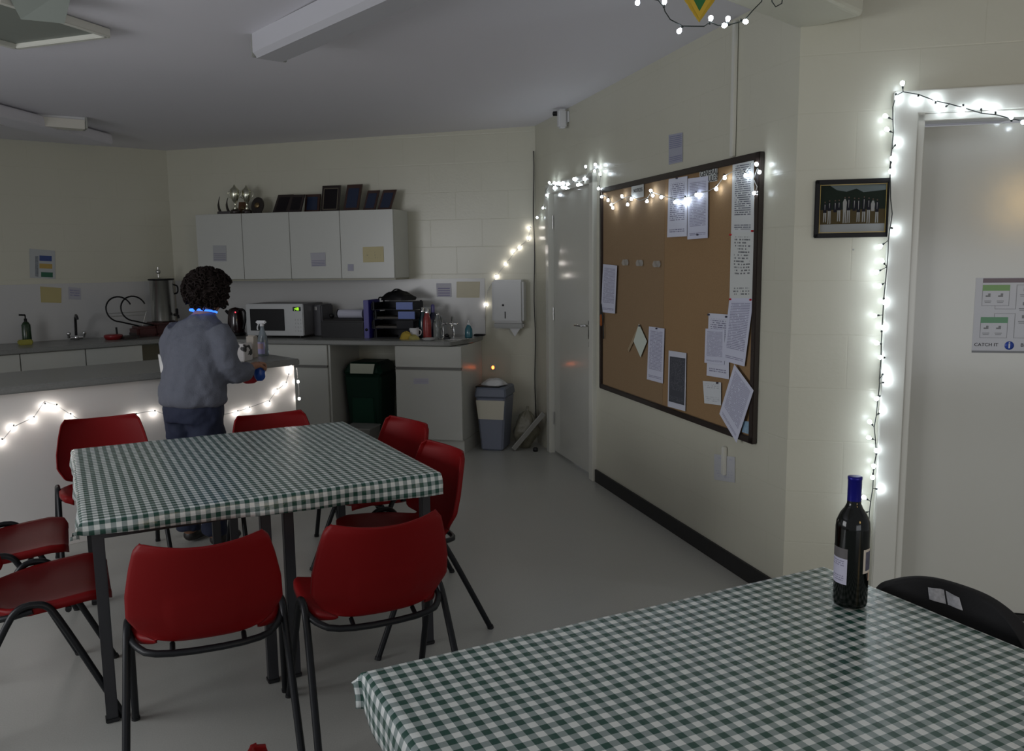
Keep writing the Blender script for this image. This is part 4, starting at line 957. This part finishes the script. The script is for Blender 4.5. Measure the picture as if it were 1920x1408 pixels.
bottle('drink_flask', 'red patterned slim flask on the back worktop', Bp(bput(801, .36), .36), [(0, 0), (.033, 0), (.034, .01), (.034, .12), (.029, .16), (.017, .20), (.014, .228), (0, .228)], mat('red_patterned_flask', (.26, .03, .03), .3, var=.7, bscale=45), [(.0165, .205), (.0165, .240), (0, .242)], M_CHROME)
bottle('spirit_bottle', 'dark bottle with blue and gold neck behind the flasks', Bp(bput(811, .22), .20), [(0, 0), (.036, 0), (.037, .01), (.037, .14), (.03, .17), (.015, .20), (.013, .23), (0, .23)], mat('dark_blue_bottle', (.008, .008, .03), .15), [(.0155, .20), (.0165, .25), (.013, .262), (0, .268)], mat('blue_gold_neck', (.08, .07, .22), .3))
bottle('glass_bottle', 'clear glass bottle left of the small taps', Bp(bput(819, .3), .28), [(0, 0), (.034, 0), (.035, .01), (.035, .11), (.028, .14), (.013, .175), (.012, .19), (0, .19)], mat('clear_glass', (.75, .8, .78), .05, trans=.85, ior=1.45), [(.014, .185), (.014, .2), (0, .201)], M_STEEL)
bottle('soap_bottle', 'teal soap bottle near the right end of the back worktop', Bp(bput(878, .28), .27), [(0, 0), (.030, 0), (.032, .01), (.030, .07), (.018, .095), (.012, .105), (0, .105)], mat('teal_soap', (.02, .13, .17), .15, coat=.5), [(.012, .10), (.012, .12), (.004, .122), (.004, .14), (0, .141)], M_PLA)
st_ = Bthing('clear_dish', 'small shiny clear dish on the worktop front below the flasks', 'dish', bput(803, .53), .52, WZ)
MB().lathe([(0, 0), (.045, 0), (.055, .018), (.052, .018), (.043, .004), (0, .004)], seg=20).build('dish_body', mat('clear_plastic', (.7, .7, .7), .1, trans=.5), st_)
def basin_tap(px, lab, hh=.17, d=.2):
    c = Bthing('basin_tap', lab, 'tap', bput(px, d), d, WZ, 'small basin taps')
    MB().tube([(0, 0, 0), (0, 0, .05), (-.004, 0, .09), (-.010, -.012, hh*.8), (-.004, -.02, hh)], .010, 10, smooth_path=1).build('column', M_CHROME, c)
    MB().tube([(0, 0, hh*.55), (.0, -.06, hh*.58), (0, -.075, hh*.45)], .008, 8, smooth_path=1).build('spout', M_CHROME, c)
    MB().tube([(-.028, 0, hh*.62), (.028, 0, hh*.62)], .006, 8).ball((-.03, 0, hh*.63), .010, sub=1).ball((.03, 0, hh*.63), .010, sub=1).build('handle', M_CHROME, c)
basin_tap(831, 'left chrome tap over the basin at the worktop end'); basin_tap(851, 'right chrome tap over the basin at the worktop end')
bs = Bthing('hand_basin', 'small steel basin let into the right end of the back worktop', 'basin', bput(848, .42), .38, WZ)
MB().lathe([(.115, -.001), (.120, .003), (.105, .003), (.095, -.0003), (0, -.0003)], seg=28, sx=1.1, sy=.8).build('rim', M_STEEL, bs)
for px, lab, d, sz in ((838, 'black scrubbing pad at the basin edge', .45, (.05, .05, .018)), (899, 'flat black soap tray at the far right end of the worktop', .13, (.09, .06, .016))):
    c = Bthing('scrubbing_pad' if px == 838 else 'soap_tray', lab, 'dish brush' if px == 838 else 'tray', bput(px, d), d, WZ+.003)
    mb = MB().box((0, 0, sz[2]/2), sz, 0, .005)
    if px == 838: mb.ball((0, 0, .028), .018, sub=2)
    mb.build('body', M_BLK, c)

# splash notices, towel dispenser, small red light
sheet('wall_notice', 'white notice with purple print on the splash panel above the flasks', [(818, 531), (846, 531), (847, 557), (819, 557)], .0082, printed('print_l', (.48, .48, .54), (.24, .22, .36), 6, .1, .1, .7), on=onB, n=NB, rot=ROTB)
sheet('wall_notice', 'yellowish notice on the splash panel above the basin taps', [(856, 528), (900, 528), (899, 558), (856, 558)], .0082, mat('yellowish_notice', (.42, .38, .25), .35), on=onB, n=NB, rot=ROTB)
td = Bthing('towel_dispenser', 'white wall-mounted paper towel dispenser under the string lights', 'towel dispenser', .215, .0015, 1.0)
MB().box((0, -.062, .185), (.265, .12, .35), 0, .018).build('cover', mat('dispenser_white', (.56, .57, .57), .22), td)
MB().box((0, -.05, -.012), (.25, .09, .05), 0, .012).build('outlet', mat('clear_grey_plastic', (.40, .41, .40), .2), td)
MB().tube([(-.035, -.123, .155), (-.035, -.126, .155)], .009, 12).build('lock_hole', M_BLK, td, label='round black lock hole')
MB().box((-.018, -.1235, .075), (.007, .004, .055)).build('level_slot', M_BLK, td, label='upright black slot')
pt = Bthing('paper_towel', 'white paper towel tip hanging from the dispenser', 'paper towel', .17, .06, .93); MB().add([(-.045, 0, .035), (.05, 0, .035), (.0, .0, -.035), (-.045, .004, .035), (.05, .004, .035), (0, .004, -.035)], [[0, 2, 1], [3, 4, 5], [0, 1, 4, 3], [1, 2, 5, 4], [2, 0, 3, 5]]).build('towel', M_PLA, pt)
rl = Bthing('indicator_light', 'tiny glowing orange-red light on the back wall above the grey bin', 'indicator light', (A-onB(924, 689, .02)).dot(uh(104)), .0, onB(924, 689, .02).z)
MB().tube([(0, -.001, 0), (0, -.016, 0)], .018, 12).build('bezel', M_PLA, rl); MB().ball((0, -.018, 0), .012, sub=2, sc=(.8, .6, 1.2)).build('lens', mat('orange_led', (1, .2, .02), .4, emit=(1, .16, .02), estr=14), rl, label='glowing orange-red lens')

# ---------------- bins
def taper_box(mb, w0, d0, w1, d1, z0, z1, mi=0):
    vs = [(s*w0/2, t*d0/2, z0) for s, t in ((-1, -1), (1, -1), (1, 1), (-1, 1))]+[(s*w1/2, t*d1/2, z1) for s, t in ((-1, -1), (1, -1), (1, 1), (-1, 1))]
    mb.add(vs, [[3, 2, 1, 0], [4, 5, 6, 7], [0, 1, 5, 4], [1, 2, 6, 5], [2, 3, 7, 6], [3, 0, 4, 7]], mi); return mb
gb = Bthing('waste_bin', 'grey swing-lid waste bin with a cream label, right of the base cabinets', 'bin', .292, .26, 0)
o = taper_box(MB(), .18, .24, .245, .30, 0, .44).build('body', M_GREY, gb); o.modifiers.new('b', 'BEVEL').width = .015
o = taper_box(MB(), .262, .32, .245, .29, .435, .515).build('lid', mat('grey_blue_lid', (.13, .15, .20), .45), gb); o.modifiers.new('b', 'BEVEL').width = .012
MB().box((-.03, 0, .518), (.20, .26, .012), 0, .004).build('flap', M_BLK, gb, label='dark flap opening')
MB().add([(-.118, -.1535, .415), (.118, -.1535, .415), (.103, -.140, .26), (-.103, -.140, .26)], [[3, 2, 1, 0]]).build('paper_label', printed('bin_label', (.56, .54, .45), (.42, .33, .26), 5, .3, .3, .5), gb, label='cream paper label')
cl = Bthing('white_cloth', 'crumpled white pack lying on the lid of the grey bin', 'cloth', .292, .27, .5245)
MB().grid(24, 8, blob(.095, .085, .045, 5, .3)).build('cloth_body', M_PLA, cl)
gr = Bthing('recycling_bin', 'tall dark green bin under the back worktop', 'bin', 1.37, .26, 0)
o = taper_box(MB(), .26, .28, .33, .36, 0, .60).build('body', M_GREEN, gr); o.modifiers.new('b', 'BEVEL').width = .02
o = taper_box(MB(), .36, .38, .27, .30, .60, .70).build('lid', M_GREEN, gr); o.modifiers.new('b', 'BEVEL').width = .025
MB().add([(-.095, -.188, .695), (.12, -.188, .695), (.105, -.196, .615), (-.095, -.196, .615)], [[3, 2, 1, 0]]).build('paper_label', mat('pale_green_label', (.42, .45, .36), .6), gr, label='pale label on the lid')
MB().box((0, -.165, .30), (.20, .02, .24), 0, .01).build('front_panel', mat('mid_green_panel', (.002, .035, .019), .5, spec=.25), gr)
sb = Bthing('small_box', 'small translucent grey crate on the floor in front of the green bin', 'crate', 1.32, .60, 0)
taper_box(MB(), .20, .2, .24, .22, 0, .20).build('body', mat('dull_grey_plastic', (.17, .17, .16), .4), sb); MB().box((0, 0, .206), (.25, .23, .012), 0, .004).build('rim', mat('dull_grey_rim', (.24, .24, .23), .4), sb)
# leaning things by the corner
Pb = hz(966, 846, .0); Pt = onR(1023, 778, .03)
lp = thing('leaning_panel', 'long grey panel leaning against the wall by the far white door', 'panel', Pb, 0)
dd = (Pt-Pb).normalized(); wv = Vector((0, 0, 1)).cross(dd).normalized()
if wv.y < 0: wv = -wv
nn = dd.cross(wv).normalized(); nn = nn if nn.z > 0 else -nn
def plank(a, b, wv_, tv): return MB().add([a+wv_*i+tv*j+(b-a)*k for k in (0, 1) for j in (0, 1) for i in (0, 1)], [[0, 1, 3, 2], [5, 4, 6, 7], [4, 5, 1, 0], [2, 3, 7, 6], [1, 5, 7, 3], [4, 0, 2, 6]])
q1 = Pt-Pb-wv*.0
plank(Vector((0, 0, .004)), q1, wv*.05, nn*.032).build('panel_body', mat('grey_panel', (.22, .22, .20), .4), lp)
plank(Vector((0, 0, .004))+nn*.0325, q1+nn*.0325, wv*.012, nn*.005).build('edge_strip', mat('pale_edge', (.36, .36, .34), .4), lp)
tb = Bthing('plastic_bag', 'rumpled translucent plastic bag of rubbish between the grey bin and the white door', 'bag', .055, .205, 0)
def bagg(u, v):
    a = u*2*math.pi; k = 1+.30*noise.noise(Vector((math.cos(a)*2.2, math.sin(a)*2.2, v*4+1)))+.12*noise.noise(Vector((math.cos(a)*7, math.sin(a)*7, v*12))); r = (.01+.085*math.sin(min(1, .06+v*1.05)*math.pi)**.55)*k
    return Vector((r*math.cos(a)+.03*v-.01, r*.75*math.sin(a), .34*v+.002))
MB().grid(40, 30, bagg).build('bag_body', mat('translucent_bag', (.20, .19, .14), .35, trans=.2, bump=.6, bscale=30), tb)
ds = thing('door_stop', 'small black door stop on the floor before the far white door', 'door stop', hz(1004, 846, 0), 0)
MB().lathe([(0, 0), (.02, 0), (.02, .022), (.014, .03), (0, .031)], seg=16).build('rubber', M_BLACK, ds)

# ---------------- left wall things
def lput(px, d, py=610):
    w_ = onL(px, py, d); return (w_-B).dot(uh(LW))
sg_ = sheet('wall_sign', 'white sign with blue, amber and green panels on the left wall', [(55, 466), (103, 470), (104, 523), (56, 521)], .002, mat('sign_white', (.40, .42, .42), .3), on=onL, n=NL, rot=ROTL)
for px, c, nm in (([(74, 479), (97, 480), (97, 490), (74, 489)], (.02, .05, .20), 'blue_panel'), ([(74, 494), (98, 495), (98, 504), (74, 503)], (.40, .27, .06), 'amber_panel'), ([(77, 510), (99, 511), (99, 520), (77, 519)], (.01, .10, .05), 'green_panel')):
    MB().quadbox([onL(x, y, .0032) for x, y in px], NL, .0004).build(nm, mat('sign_'+nm, c, .3), sg_, world=True)
MB().quadbox([onL(x, y, .0032) for x, y in ((66, 480), (72, 480), (72, 519), (66, 518))], NL, .0004).build('icon_strip', mat('sign_icons', (.2, .22, .24), .4, var=.6, bscale=60), sg_, world=True)
sheet('wall_notice', 'yellow notice on the left splash panel below the colour-panelled sign', [(75, 537), (115, 540), (115, 568), (77, 567)], .0082, mat('yellow_notice', (.42, .36, .16), .3), on=onL, n=NL, rot=ROTL)
sheet('wall_notice', 'small lilac notice on the left splash panel right of the yellow one', [(128, 538), (151, 540), (152, 562), (129, 561)], .0082, printed('print_m', (.38, .38, .42), (.26, .25, .36), 5, .1, .2, .6), on=onL, n=NL, rot=ROTL)
mt_ = Lthing('mixer_tap', 'chrome mixer tap with a swan neck on the left worktop', 'tap', lput(142, .12, 620), .12, WZ)
MB().tube([(-.05, 0, .02), (.05, 0, .02)], .016, 12).lathe([(0, 0), (.022, 0), (.02, .03), (.012, .04)], seg=16).build('body', M_CHROME, mt_)
MB().tube([(0, 0, .03), (-.004, -.02, .10), (-.010, -.05, .19), (-.02, -.10, .215), (-.024, -.14, .20), (-.025, -.15, .18)], .011, 10, smooth_path=2).build('spout', mat('dark_chrome', (.12, .12, .13), .2, metal=1), mt_)
for s in (-1, 1): MB().tube([(s*.06, 0, .02), (s*.06, -.01, .05)], .010, 8).ball((s*.06, -.012, .056), .018, sub=2).build('handle', M_CHROME, mt_)
lb = Lthing('soap_bottle', 'dark green pump soap bottle on the left worktop', 'bottle', lput(50, .16, 625), .16, WZ)
MB().lathe([(0, 0), (.033, 0), (.035, .01), (.033, .15), (.018, .175), (0, .178)], seg=20, sy=.7).build('body', mat('green_soap', (.012, .035, .012), .2), lb)
MB().lathe([(.012, .175), (.012, .2), (.005, .202), (.005, .23), (0, .231)], seg=12).tube([(0, 0, .228), (-.045, -.01, .232)], .007, 8).build('pump', M_BLK, lb)
sp_ = Lthing('sponge', 'yellow-green sponge beside the dark green soap bottle', 'sponge', lput(49, .28, 645), .26, WZ)
MB().box((0, 0, .02), (.10, .06, .04), 0, .008).build('sponge_body', mat('yellow_green_sponge', (.32, .30, .06), .9, bump=.5, bscale=120), sp_)
rt = Lthing('red_dish', 'low red dish on the left worktop right of the mixer tap', 'dish', lput(213, .35, 625), .34, WZ)
MB().lathe([(0, 0), (.06, 0), (.075, .03), (.07, .04), (.05, .045), (0, .046)], seg=24).build('dish_body', mat('red_dish', (.20, .012, .015), .3), rt)
MB().tube([(.03, 0, .04), (.028, 0, .10)], .008, 8).build('handle', M_BLK, rt)
rk = Lthing('drying_rack', 'dark wire drying rack with two big round hoops on the left worktop', 'rack', lput(246, .22, 600), .22, WZ)
hp = MB(); 
for cx_, cz in ((-.10, .245), (.02, .245)):
    hp.tube([(cx_+.105*math.cos(a), -.02+.02*math.sin(a), cz+.105*math.sin(a)) for a in [R(20)+i*R(245)/20 for i in range(21)]]+[(cx_+.13, -.03, .10), (cx_+.17, -.03, .085)], .0065, 8)
hp.build('hoop', M_BLK, rk)
MB().tube([(-.18, .02, .21), (.16, .02, .215)], .003, 6).tube([(-.16, .02, .185), (.14, .02, .185)], .003, 6).tube([(.1, .02, .09), (.14, .02, .215)], .003, 6).build('wire', M_STEEL, rk)
MB().box((.10, 0, .045), (.18, .2, .09), 0, .02).build('drip_tray', mat('dark_red_plastic', (.06, .012, .012), .4), rk)
dc = Lthing('draining_tray', 'dark low tray between the red dish and the wire rack', 'tray', lput(238, .36, 625), .36, WZ)
MB().box((0, 0, .012), (.10, .16, .024), 0, .004).box((.05, 0, .03), (.006, .16, .03)).build('tray_body', mat('brown_black', (.025, .018, .016), .5), dc)
ur = Lthing('water_urn', 'tall stainless steel water urn with a knobbed lid in the left corner', 'urn', lput(305, .25, 570), .25, WZ+.12)
MB().lathe([(0, 0), (.095, 0), (.098, .01), (.098, .36), (.104, .365), (.104, .375), (.05, .385), (0, .388)], seg=32).build('body', mat('polished_urn_steel', (.60, .60, .56), .25, metal=1), ur)
MB().lathe([(.100, .360), (.108, .362), (.108, .374), (.100, .376)], seg=32).build('lid_rim', M_BLK, ur)
MB().tube([(-.02, 0, .38), (-.02, 0, .42)], .006, 8).ball((-.02, 0, .435), .022).tube([(-.02, 0, .45), (-.02, 0, .475)], .008, 8).build('lid_knob', M_STEEL, ur)
MB().tube([(.06, -.09, .06), (.07, -.14, .06), (.07, -.145, .03)], .012, 8, smooth_path=1).box((.07, -.125, .09), (.02, .02, .05), 0, .004).build('tap', M_BLK, ur)
for z in (.28,): MB().tube([(.095, -.03, z-.04), (.13, -.03, z-.03), (.13, -.03, z+.03), (.095, -.03, z+.04)], .007, 8, smooth_path=1).build('side_handle', M_BLK, ur)
us = Lthing('urn_stand', 'dark low stand under the steel water urn', 'stand', lput(305, .25, 570), .25, WZ)
MB().box((0, 0, .110), (.22, .22, .018), 0, .004).box((0, 0, .06), (.18, .18, .09), 0, .01).box((0, 0, .008), (.2, .2, .014), 0, .003).build('stand_body', mat('dark_maroon', (.05, .014, .014), .4), us)

# ---------------- things on the island
IZ = .9025
def ion(px, py): p_ = hz(px, py, IZ); return p_
IR = math.atan2(iu.y, iu.x)
spb = thing('spray_bottle', 'clear trigger spray bottle with a blue and pink label on the island', 'spray bottle', ion(494, 666), R(-14))
MB().lathe([(0, 0), (.036, 0), (.038, .008), (.037, .09), (.030, .13), (.018, .165), (.013, .18), (.013, .20), (0, .20)], seg=24, sy=.7).build('body', mat('pale_clear_plastic', (.30, .36, .40), .12, trans=.5), spb)
MB().grid(12, 2, lambda u, v: Vector((.0392*math.sin(R(-70+110*u)), -.0392*.72*math.cos(R(-70+110*u)), .012+.078*v))).build('label', mat('lilac_label2', (.38, .36, .62), .4), spb, label='lilac and blue label')
MB().grid(10, 2, lambda u, v: Vector((.0396*math.sin(R(-55+80*u)), -.0396*.72*math.cos(R(-55+80*u)), .045+.035*v))).build('label_patch', mat('pink_patch', (.50, .34, .36), .4), spb, label='pink patch')
MB().box((-.005, 0, .222), (.075, .022, .022), 0, .007).tube([(0, 0, .195), (0, 0, .215)], .014, 12).tube([(-.022, 0, .214), (-.036, 0, .185), (-.032, 0, .17)], .005, 6, smooth_path=1).build('trigger_head', M_PLA, spb, label='white trigger head')
cw = thing('tissue_box', 'white box with dark cow-like blotches on the island beside the person', 'box', ion(450, 676), R(-14))
o = MB().box((0, 0, .055), (.125, .10, .11), 0, .004).build('carton', M_PLA, cw)
m_c, tt_, bb_ = nt('blotched_print'); vn = tt_.nodes.new('ShaderNodeTexNoise'); vn.inputs['Scale'].default_value = 18; tcn = tt_.nodes.new('ShaderNodeTexCoord'); tt_.links.new(tcn.outputs['Object'], vn.inputs['Vector'])
rr = tt_.nodes.new('ShaderNodeValToRGB'); rr.color_ramp.elements[0].position = .40; rr.color_ramp.elements[0].color = (.03, .03, .03, 1); rr.color_ramp.elements[1].position = .43; rr.color_ramp.elements[1].color = (.6, .58, .57, 1)
tt_.links.new(vn.outputs['Fac'], rr.inputs[0]); tt_.links.new(rr.outputs[0], bb_.inputs['Base Color']); o.data.materials[0] = m_c
cr_ = thing('carton', 'plain beige carton between the blotched box and the spray bottle', 'carton', ion(474, 670), R(-14))
MB().box((0, 0, .07), (.055, .05, .14), 0, .003).build('carton_body', mat('beige_carton', (.42, .38, .33), .6), cr_)
MB().box((0, 0, .142), (.05, .012, .006)).build('folded_top', mat('beige_carton', (.42, .38, .33), .6), cr_)
wc = thing('white_cup', 'white cup on the island just left of the person', 'cup', hz(314, 700, IZ), 0)
MB().lathe([(0, 0), (.033, 0), (.036, .01), (.043, .11), (.040, .11), (.033, .012), (0, .012)], seg=20).build('cup_body', mat('bright_white_cup', (.72, .72, .7), .4), wc)

# ================================================================ PERSON
PX, PY = -1.69, 4.40
per = thing('person', 'person in a grey jumper and dark trousers wiping up at the island, seen from behind', 'person', (PX, PY, 0), R(0))
M_SKIN = mat('skin', (.30, .15, .09), .5, bump=.03, bscale=120); M_JUMP = mat('grey_blue_jumper', (.118, .128, .160), .85, bump=.25, bscale=160)
M_TROU = mat('navy_trousers', (.012, .018, .045), .8, bump=.1, bscale=150); M_HAIR = mat('dark_brown_hair', (.010, .0055, .0045), .7, spec=.2); M_SHOE = mat('dark_shoe', (.02, .017, .016), .5)
def skin(name, verts, edges, rads, mt, root=0, sub=2):
    me = bpy.data.meshes.new(name); me.from_pydata(verts, edges, []); o = bpy.data.objects.new(name, me); COL.objects.link(o); o.parent = per
    sk_ = o.modifiers.new('skin', 'SKIN'); sk_.use_smooth_shade = True
    for i, r in enumerate(rads):
        sv = me.skin_vertices[0].data[i]; sv.radius = (r, r) if not isinstance(r, tuple) else r; sv.use_root = (i == root)
    ss = o.modifiers.new('sub', 'SUBSURF'); ss.levels = sub; ss.render_levels = sub
    me.materials.append(mt); return o
# the person faces away and to the right; the local frame keeps world axes (x right, y away)
f_ = Vector((.42, .91, 0)); r_ = Vector((.91, -.42, 0))
def bp(a, b, z): return tuple(r_*a+f_*b+Vector((0, 0, z)))
J = {}
def chain(V, Ed, Rd, pts, start=None):
    prev = start
    for p_, r in pts:
        V.append(p_); Rd.append(r); i = len(V)-1
        if prev is not None: Ed.append((prev, i))
        prev = i
    return prev
# body in skin: pelvis, torso, neck, head, arms, hands, legs -- one continuous surface
V, Ed, Rd = [], [], []
pel = chain(V, Ed, Rd, [(bp(0, 0, .80), (.11, .09))])
ch_ = chain(V, Ed, Rd, [(bp(0, .015, .95), (.10, .08)), (bp(0, .04, 1.10), (.11, .085)), (bp(0, .06, 1.15), (.06, .05))], pel)
hb = chain(V, Ed, Rd, [(bp(.015, .085, 1.24), .050), (bp(.035, .10, 1.285), .055), (bp(.05, .115, 1.335), (.072, .078)), (bp(.05, .115, 1.39), (.066, .072))], ch_)
HANDS = {}
for s in (-1, 1):
    if s > 0: arm = [((bp(.13, .05, 1.13)), .034), (bp(.19, .045, 1.07), .036), (bp(.200, .07, .935), .032), (bp(.19, .17, .93), .028), (bp(.17, .255, .95), .023), (bp(.165, .285, .955), (.018, .027))]
    else: arm = [((bp(-.13, .05, 1.13)), .034), (bp(-.19, .05, 1.07), .036), (bp(-.185, .12, .925), .032), (bp(-.10, .22, .92), .028), (bp(.0, .30, .93), .023), (bp(.035, .32, .93), (.018, .027))]
    w_i = chain(V, Ed, Rd, arm, ch_)
    base = Vector(arm[-1][0]); dirv = (base-Vector(arm[-2][0])).normalized(); side = Vector((-dirv.y, dirv.x, 0)).normalized()
    HANDS[s] = base+dirv*.045
    for k in range(4):
        ln_ = (.028, .032, .030, .024)[k]; off = side*(.027-.018*k)
        kn = base+dirv*.040+off
        chain(V, Ed, Rd, [(tuple(kn), .0085), (tuple(kn+dirv*ln_+Vector((0, 0, -.012))), .008), (tuple(kn+dirv*ln_*1.25+Vector((0, 0, -.036))), .0072), (tuple(kn+dirv*ln_*.8+Vector((0, 0, -.050))), .006)], w_i)
    th = base+side*-.030*s+Vector((0, 0, -.004))
    chain(V, Ed, Rd, [(tuple(th+dirv*.012), .010), (tuple(th+dirv*.035-side*.008*s+Vector((0, 0, -.02))), .009), (tuple(th+dirv*.05+Vector((0, 0, -.036))), .0075)], w_i)
for s in (-1, 1):
    chain(V, Ed, Rd, [(bp(s*.085, 0, .74), .085), (bp(s*.09, .02, .44), .055), (bp(s*.09, -.005, .28), .048), (bp(s*.09, -.02, .075), .034), (bp(s*.095, .05, .04), .032), (bp(s*.10, .13, .03), .026)], pel)
body = skin('body', V, Ed, Rd, M_SKIN, 0)
# clothes: lofted, then fused into one cloth surface each
def loft(mb, rings, n=28):
    """rings: (a, b, z, half width, half depth)"""
    vs = []
    for a, b, z, w_, d_ in rings: vs += [bp(a+w_*math.cos(t), b+d_*math.sin(t), z) for t in [2*math.pi*k/n for k in range(n)]]
    fs = [[i*n+k, i*n+(k+1) % n, (i+1)*n+(k+1) % n, (i+1)*n+k] for i in range(len(rings)-1) for k in range(n)]
    fs += [list(range(n))[::-1], [(len(rings)-1)*n+k for k in range(n)]]
    mb.add(vs, fs, smooth=True)
def fused(name, mb, mt, vox=.009):
    o = mb.build(name, mt, per)
    r = o.modifiers.new('r', 'REMESH'); r.mode = 'VOXEL'; r.voxel_size = vox; r.use_smooth_shade = True
    q = o.modifiers.new('s', 'SMOOTH'); q.iterations = 6; q.factor = .6
    tx = bpy.data.textures.new('folds', 'CLOUDS'); tx.noise_scale = .09
    d = o.modifiers.new('d', 'DISPLACE'); d.texture = tx; d.strength = .030; d.mid_level = .5; return o
jm = MB()
loft(jm, [(0, -.01, .770, .172, .135), (0, -.01, .79, .190, .150), (0, -.01, .83, .192, .152), (0, 0, .90, .182, .142), (0, .015, .98, .176, .138), (0, .03, 1.06, .180, .132), (0, .045, 1.13, .178, .120), (0, .055, 1.18, .155, .100), (.005, .065, 1.215, .110, .080), (.01, .075, 1.240, .068, .066), (.01, .082, 1.252, .060, .060)])
for s, arm in ((1, [bp(.13, .05, 1.165), bp(.19, .045, 1.08), bp(.205, .05, .985), bp(.195, .10, .925), bp(.19, .17, .93), bp(.178, .225, .945)]), (-1, [bp(-.13, .05, 1.165), bp(-.19, .05, 1.08), bp(-.20, .06, .985), bp(-.185, .13, .925), bp(-.10, .22, .92), bp(-.05, .27, .93)])):
    jm.tube([Vector(p_) for p_ in arm], [.070, .066, .062, .060, .052, .043], 16)
jp = fused('jumper', jm, M_JUMP)
tm_ = MB()
loft(tm_, [(0, -.015, .69, .165, .135), (0, -.015, .76, .168, .138), (0, -.01, .80, .160, .130), (0, -.01, .83, .150, .12)])
for s in (-1, 1): tm_.tube([Vector(bp(s*.078, -.015, .74)), Vector(bp(s*.085, -.01, .60)), Vector(bp(s*.09, .01, .42)), Vector(bp(s*.092, 0, .25)), Vector(bp(s*.092, -.012, .07))], [.094, .092, .076, .068, .064], 18)
fused('trousers', tm_, M_TROU)
for s in (-1, 1):
    V, Ed, Rd = [], [], []; chain(V, Ed, Rd, [(bp(s*.093, -.04, .042), (.042, .040)), (bp(s*.095, .04, .040), (.044, .038)), (bp(s*.10, .12, .034), (.044, .030)), (bp(s*.10, .165, .028), (.032, .022))])
    sh_ = skin('shoe', V, Ed, Rd, M_SHOE, 0)
# hair: short curly mop
fh = Vector((.66, .75, 0)); rh = Vector((.75, -.66, 0)); hc = Vector(bp(.035, .105, 1.370)); hr = MB(); rnd = random.Random(9)
bm = bmesh.new(); bmesh.ops.create_icosphere(bm, subdivisions=5, radius=1)
for v in bm.verts:
    n = v.co.normalized(); k = 1.03+.12*noise.noise(n*3.5)+.20*noise.noise(n*8+Vector((3, 1, 2)))
    cf_ = n.dot(fh)
    sz_ = Vector((.112, .110, .108)); q = Vector((n.x*sz_.x, n.y*sz_.y, n.z*sz_.z))*k
    if cf_ > .62 and n.z < .25: q *= .66      # open at the face
    if n.z < -.75: q.z *= .9
    v.co = q
hr._bm(bm, Matrix.Translation(hc), 0, True)
for i in range(420):
    n = Vector((rnd.gauss(0, 1), rnd.gauss(0, 1), rnd.gauss(.25, 1))).normalized()
    if n.dot(fh) > .4 and n.z < .35: continue
    if n.z < -.75: continue
    s0_ = hc+Vector((n.x*.108, n.y*.104, n.z*.102)); tn = n.orthogonal().normalized(); tn = Matrix.Rotation(rnd.uniform(0, 6.28), 3, n)@tn; t2 = n.cross(tn)
    hr.tube([s0_+n*(.004+.022*math.sin(a*.5))+tn*.011*math.cos(a)+t2*.011*math.sin(a) for a in [k*1.0 for k in range(6)]], [.005, .0055, .005, .0045, .004, .002], 5)
hr.build('hair', M_HAIR, per, label='short curly dark brown hair')
# face details (turned away, to the right)
fc_ = Vector(bp(.05, .115, 1.355))
fm = MB()
for s in (-1, 1): fm.ball(fc_+rh*s*.028+fh*.074+Vector((0, 0, .012)), .010, mi=0, sub=2)
fm.build('eyes', mat('eye_white', (.6, .6, .58), .2), per)
MB().ball(fc_+fh*.088+Vector((0, 0, -.012)), .013, sc=(.8, 1, 1.5)).build('nose', M_SKIN, per)
MB().ball(fc_+fh*.076+Vector((0, 0, -.045)), .017, sc=(1, .5, .35)).build('mouth', mat('lips', (.28, .08, .07), .4), per)
for s in (-1, 1): MB().ball(fc_+rh*s*.078+Vector((0, 0, -.004)), .022, sc=(.4, .8, 1.3)).build('ear', M_SKIN, per)
# blue light-stick necklace
nk = MB().tube([Vector(bp(.012, .088, 1.262))+(r_*math.cos(a)*.070+f_*math.sin(a)*.062+Vector((0, 0, -.012*math.sin(a)))) for a in [i*2*math.pi/28 for i in range(28)]], .0055, 8, closed=True)
nk.build('glow_necklace', mat('blue_glow_stick', (.05, .2, 1), .3, emit=(.03, .16, 1.0), estr=2.6), per, label='glowing blue necklace')
wrist = HANDS[1]
# held things
bl_ = thing('blue_cloth', 'bright blue cloth in the right hand of the person', 'cloth', Vector((PX, PY, 0))+Vector(wrist)+Vector((.0, .0, -.095)), 0)
def blf(u, v):
    a = u*2*math.pi; k = 1+.2*noise.noise(Vector((math.cos(a)*2, math.sin(a)*2, v*3))); r = .033*math.sin(max(.02, min(.98, .08+v*.86))*math.pi)**.5*k; return Vector((r*math.cos(a), r*.8*math.sin(a), -.005+.085*v))
MB().grid(20, 12, blf).build('cloth_body', mat('blue_cloth', (.01, .06, .30), .35), bl_)
rd = thing('red_cloth', 'red cloth bunched in the left hand of the person', 'cloth', Vector((PX, PY, 0))+Vector(HANDS[-1])+Vector((-.0, .0, -.085)), .4)
MB().grid(20, 12, lambda u, v: Vector((blf(u, v).x*1.5, blf(u, v).y, blf(u, v).z*.85))).build('cloth_body', mat('red_cloth', (.35, .012, .02), .7), rd)
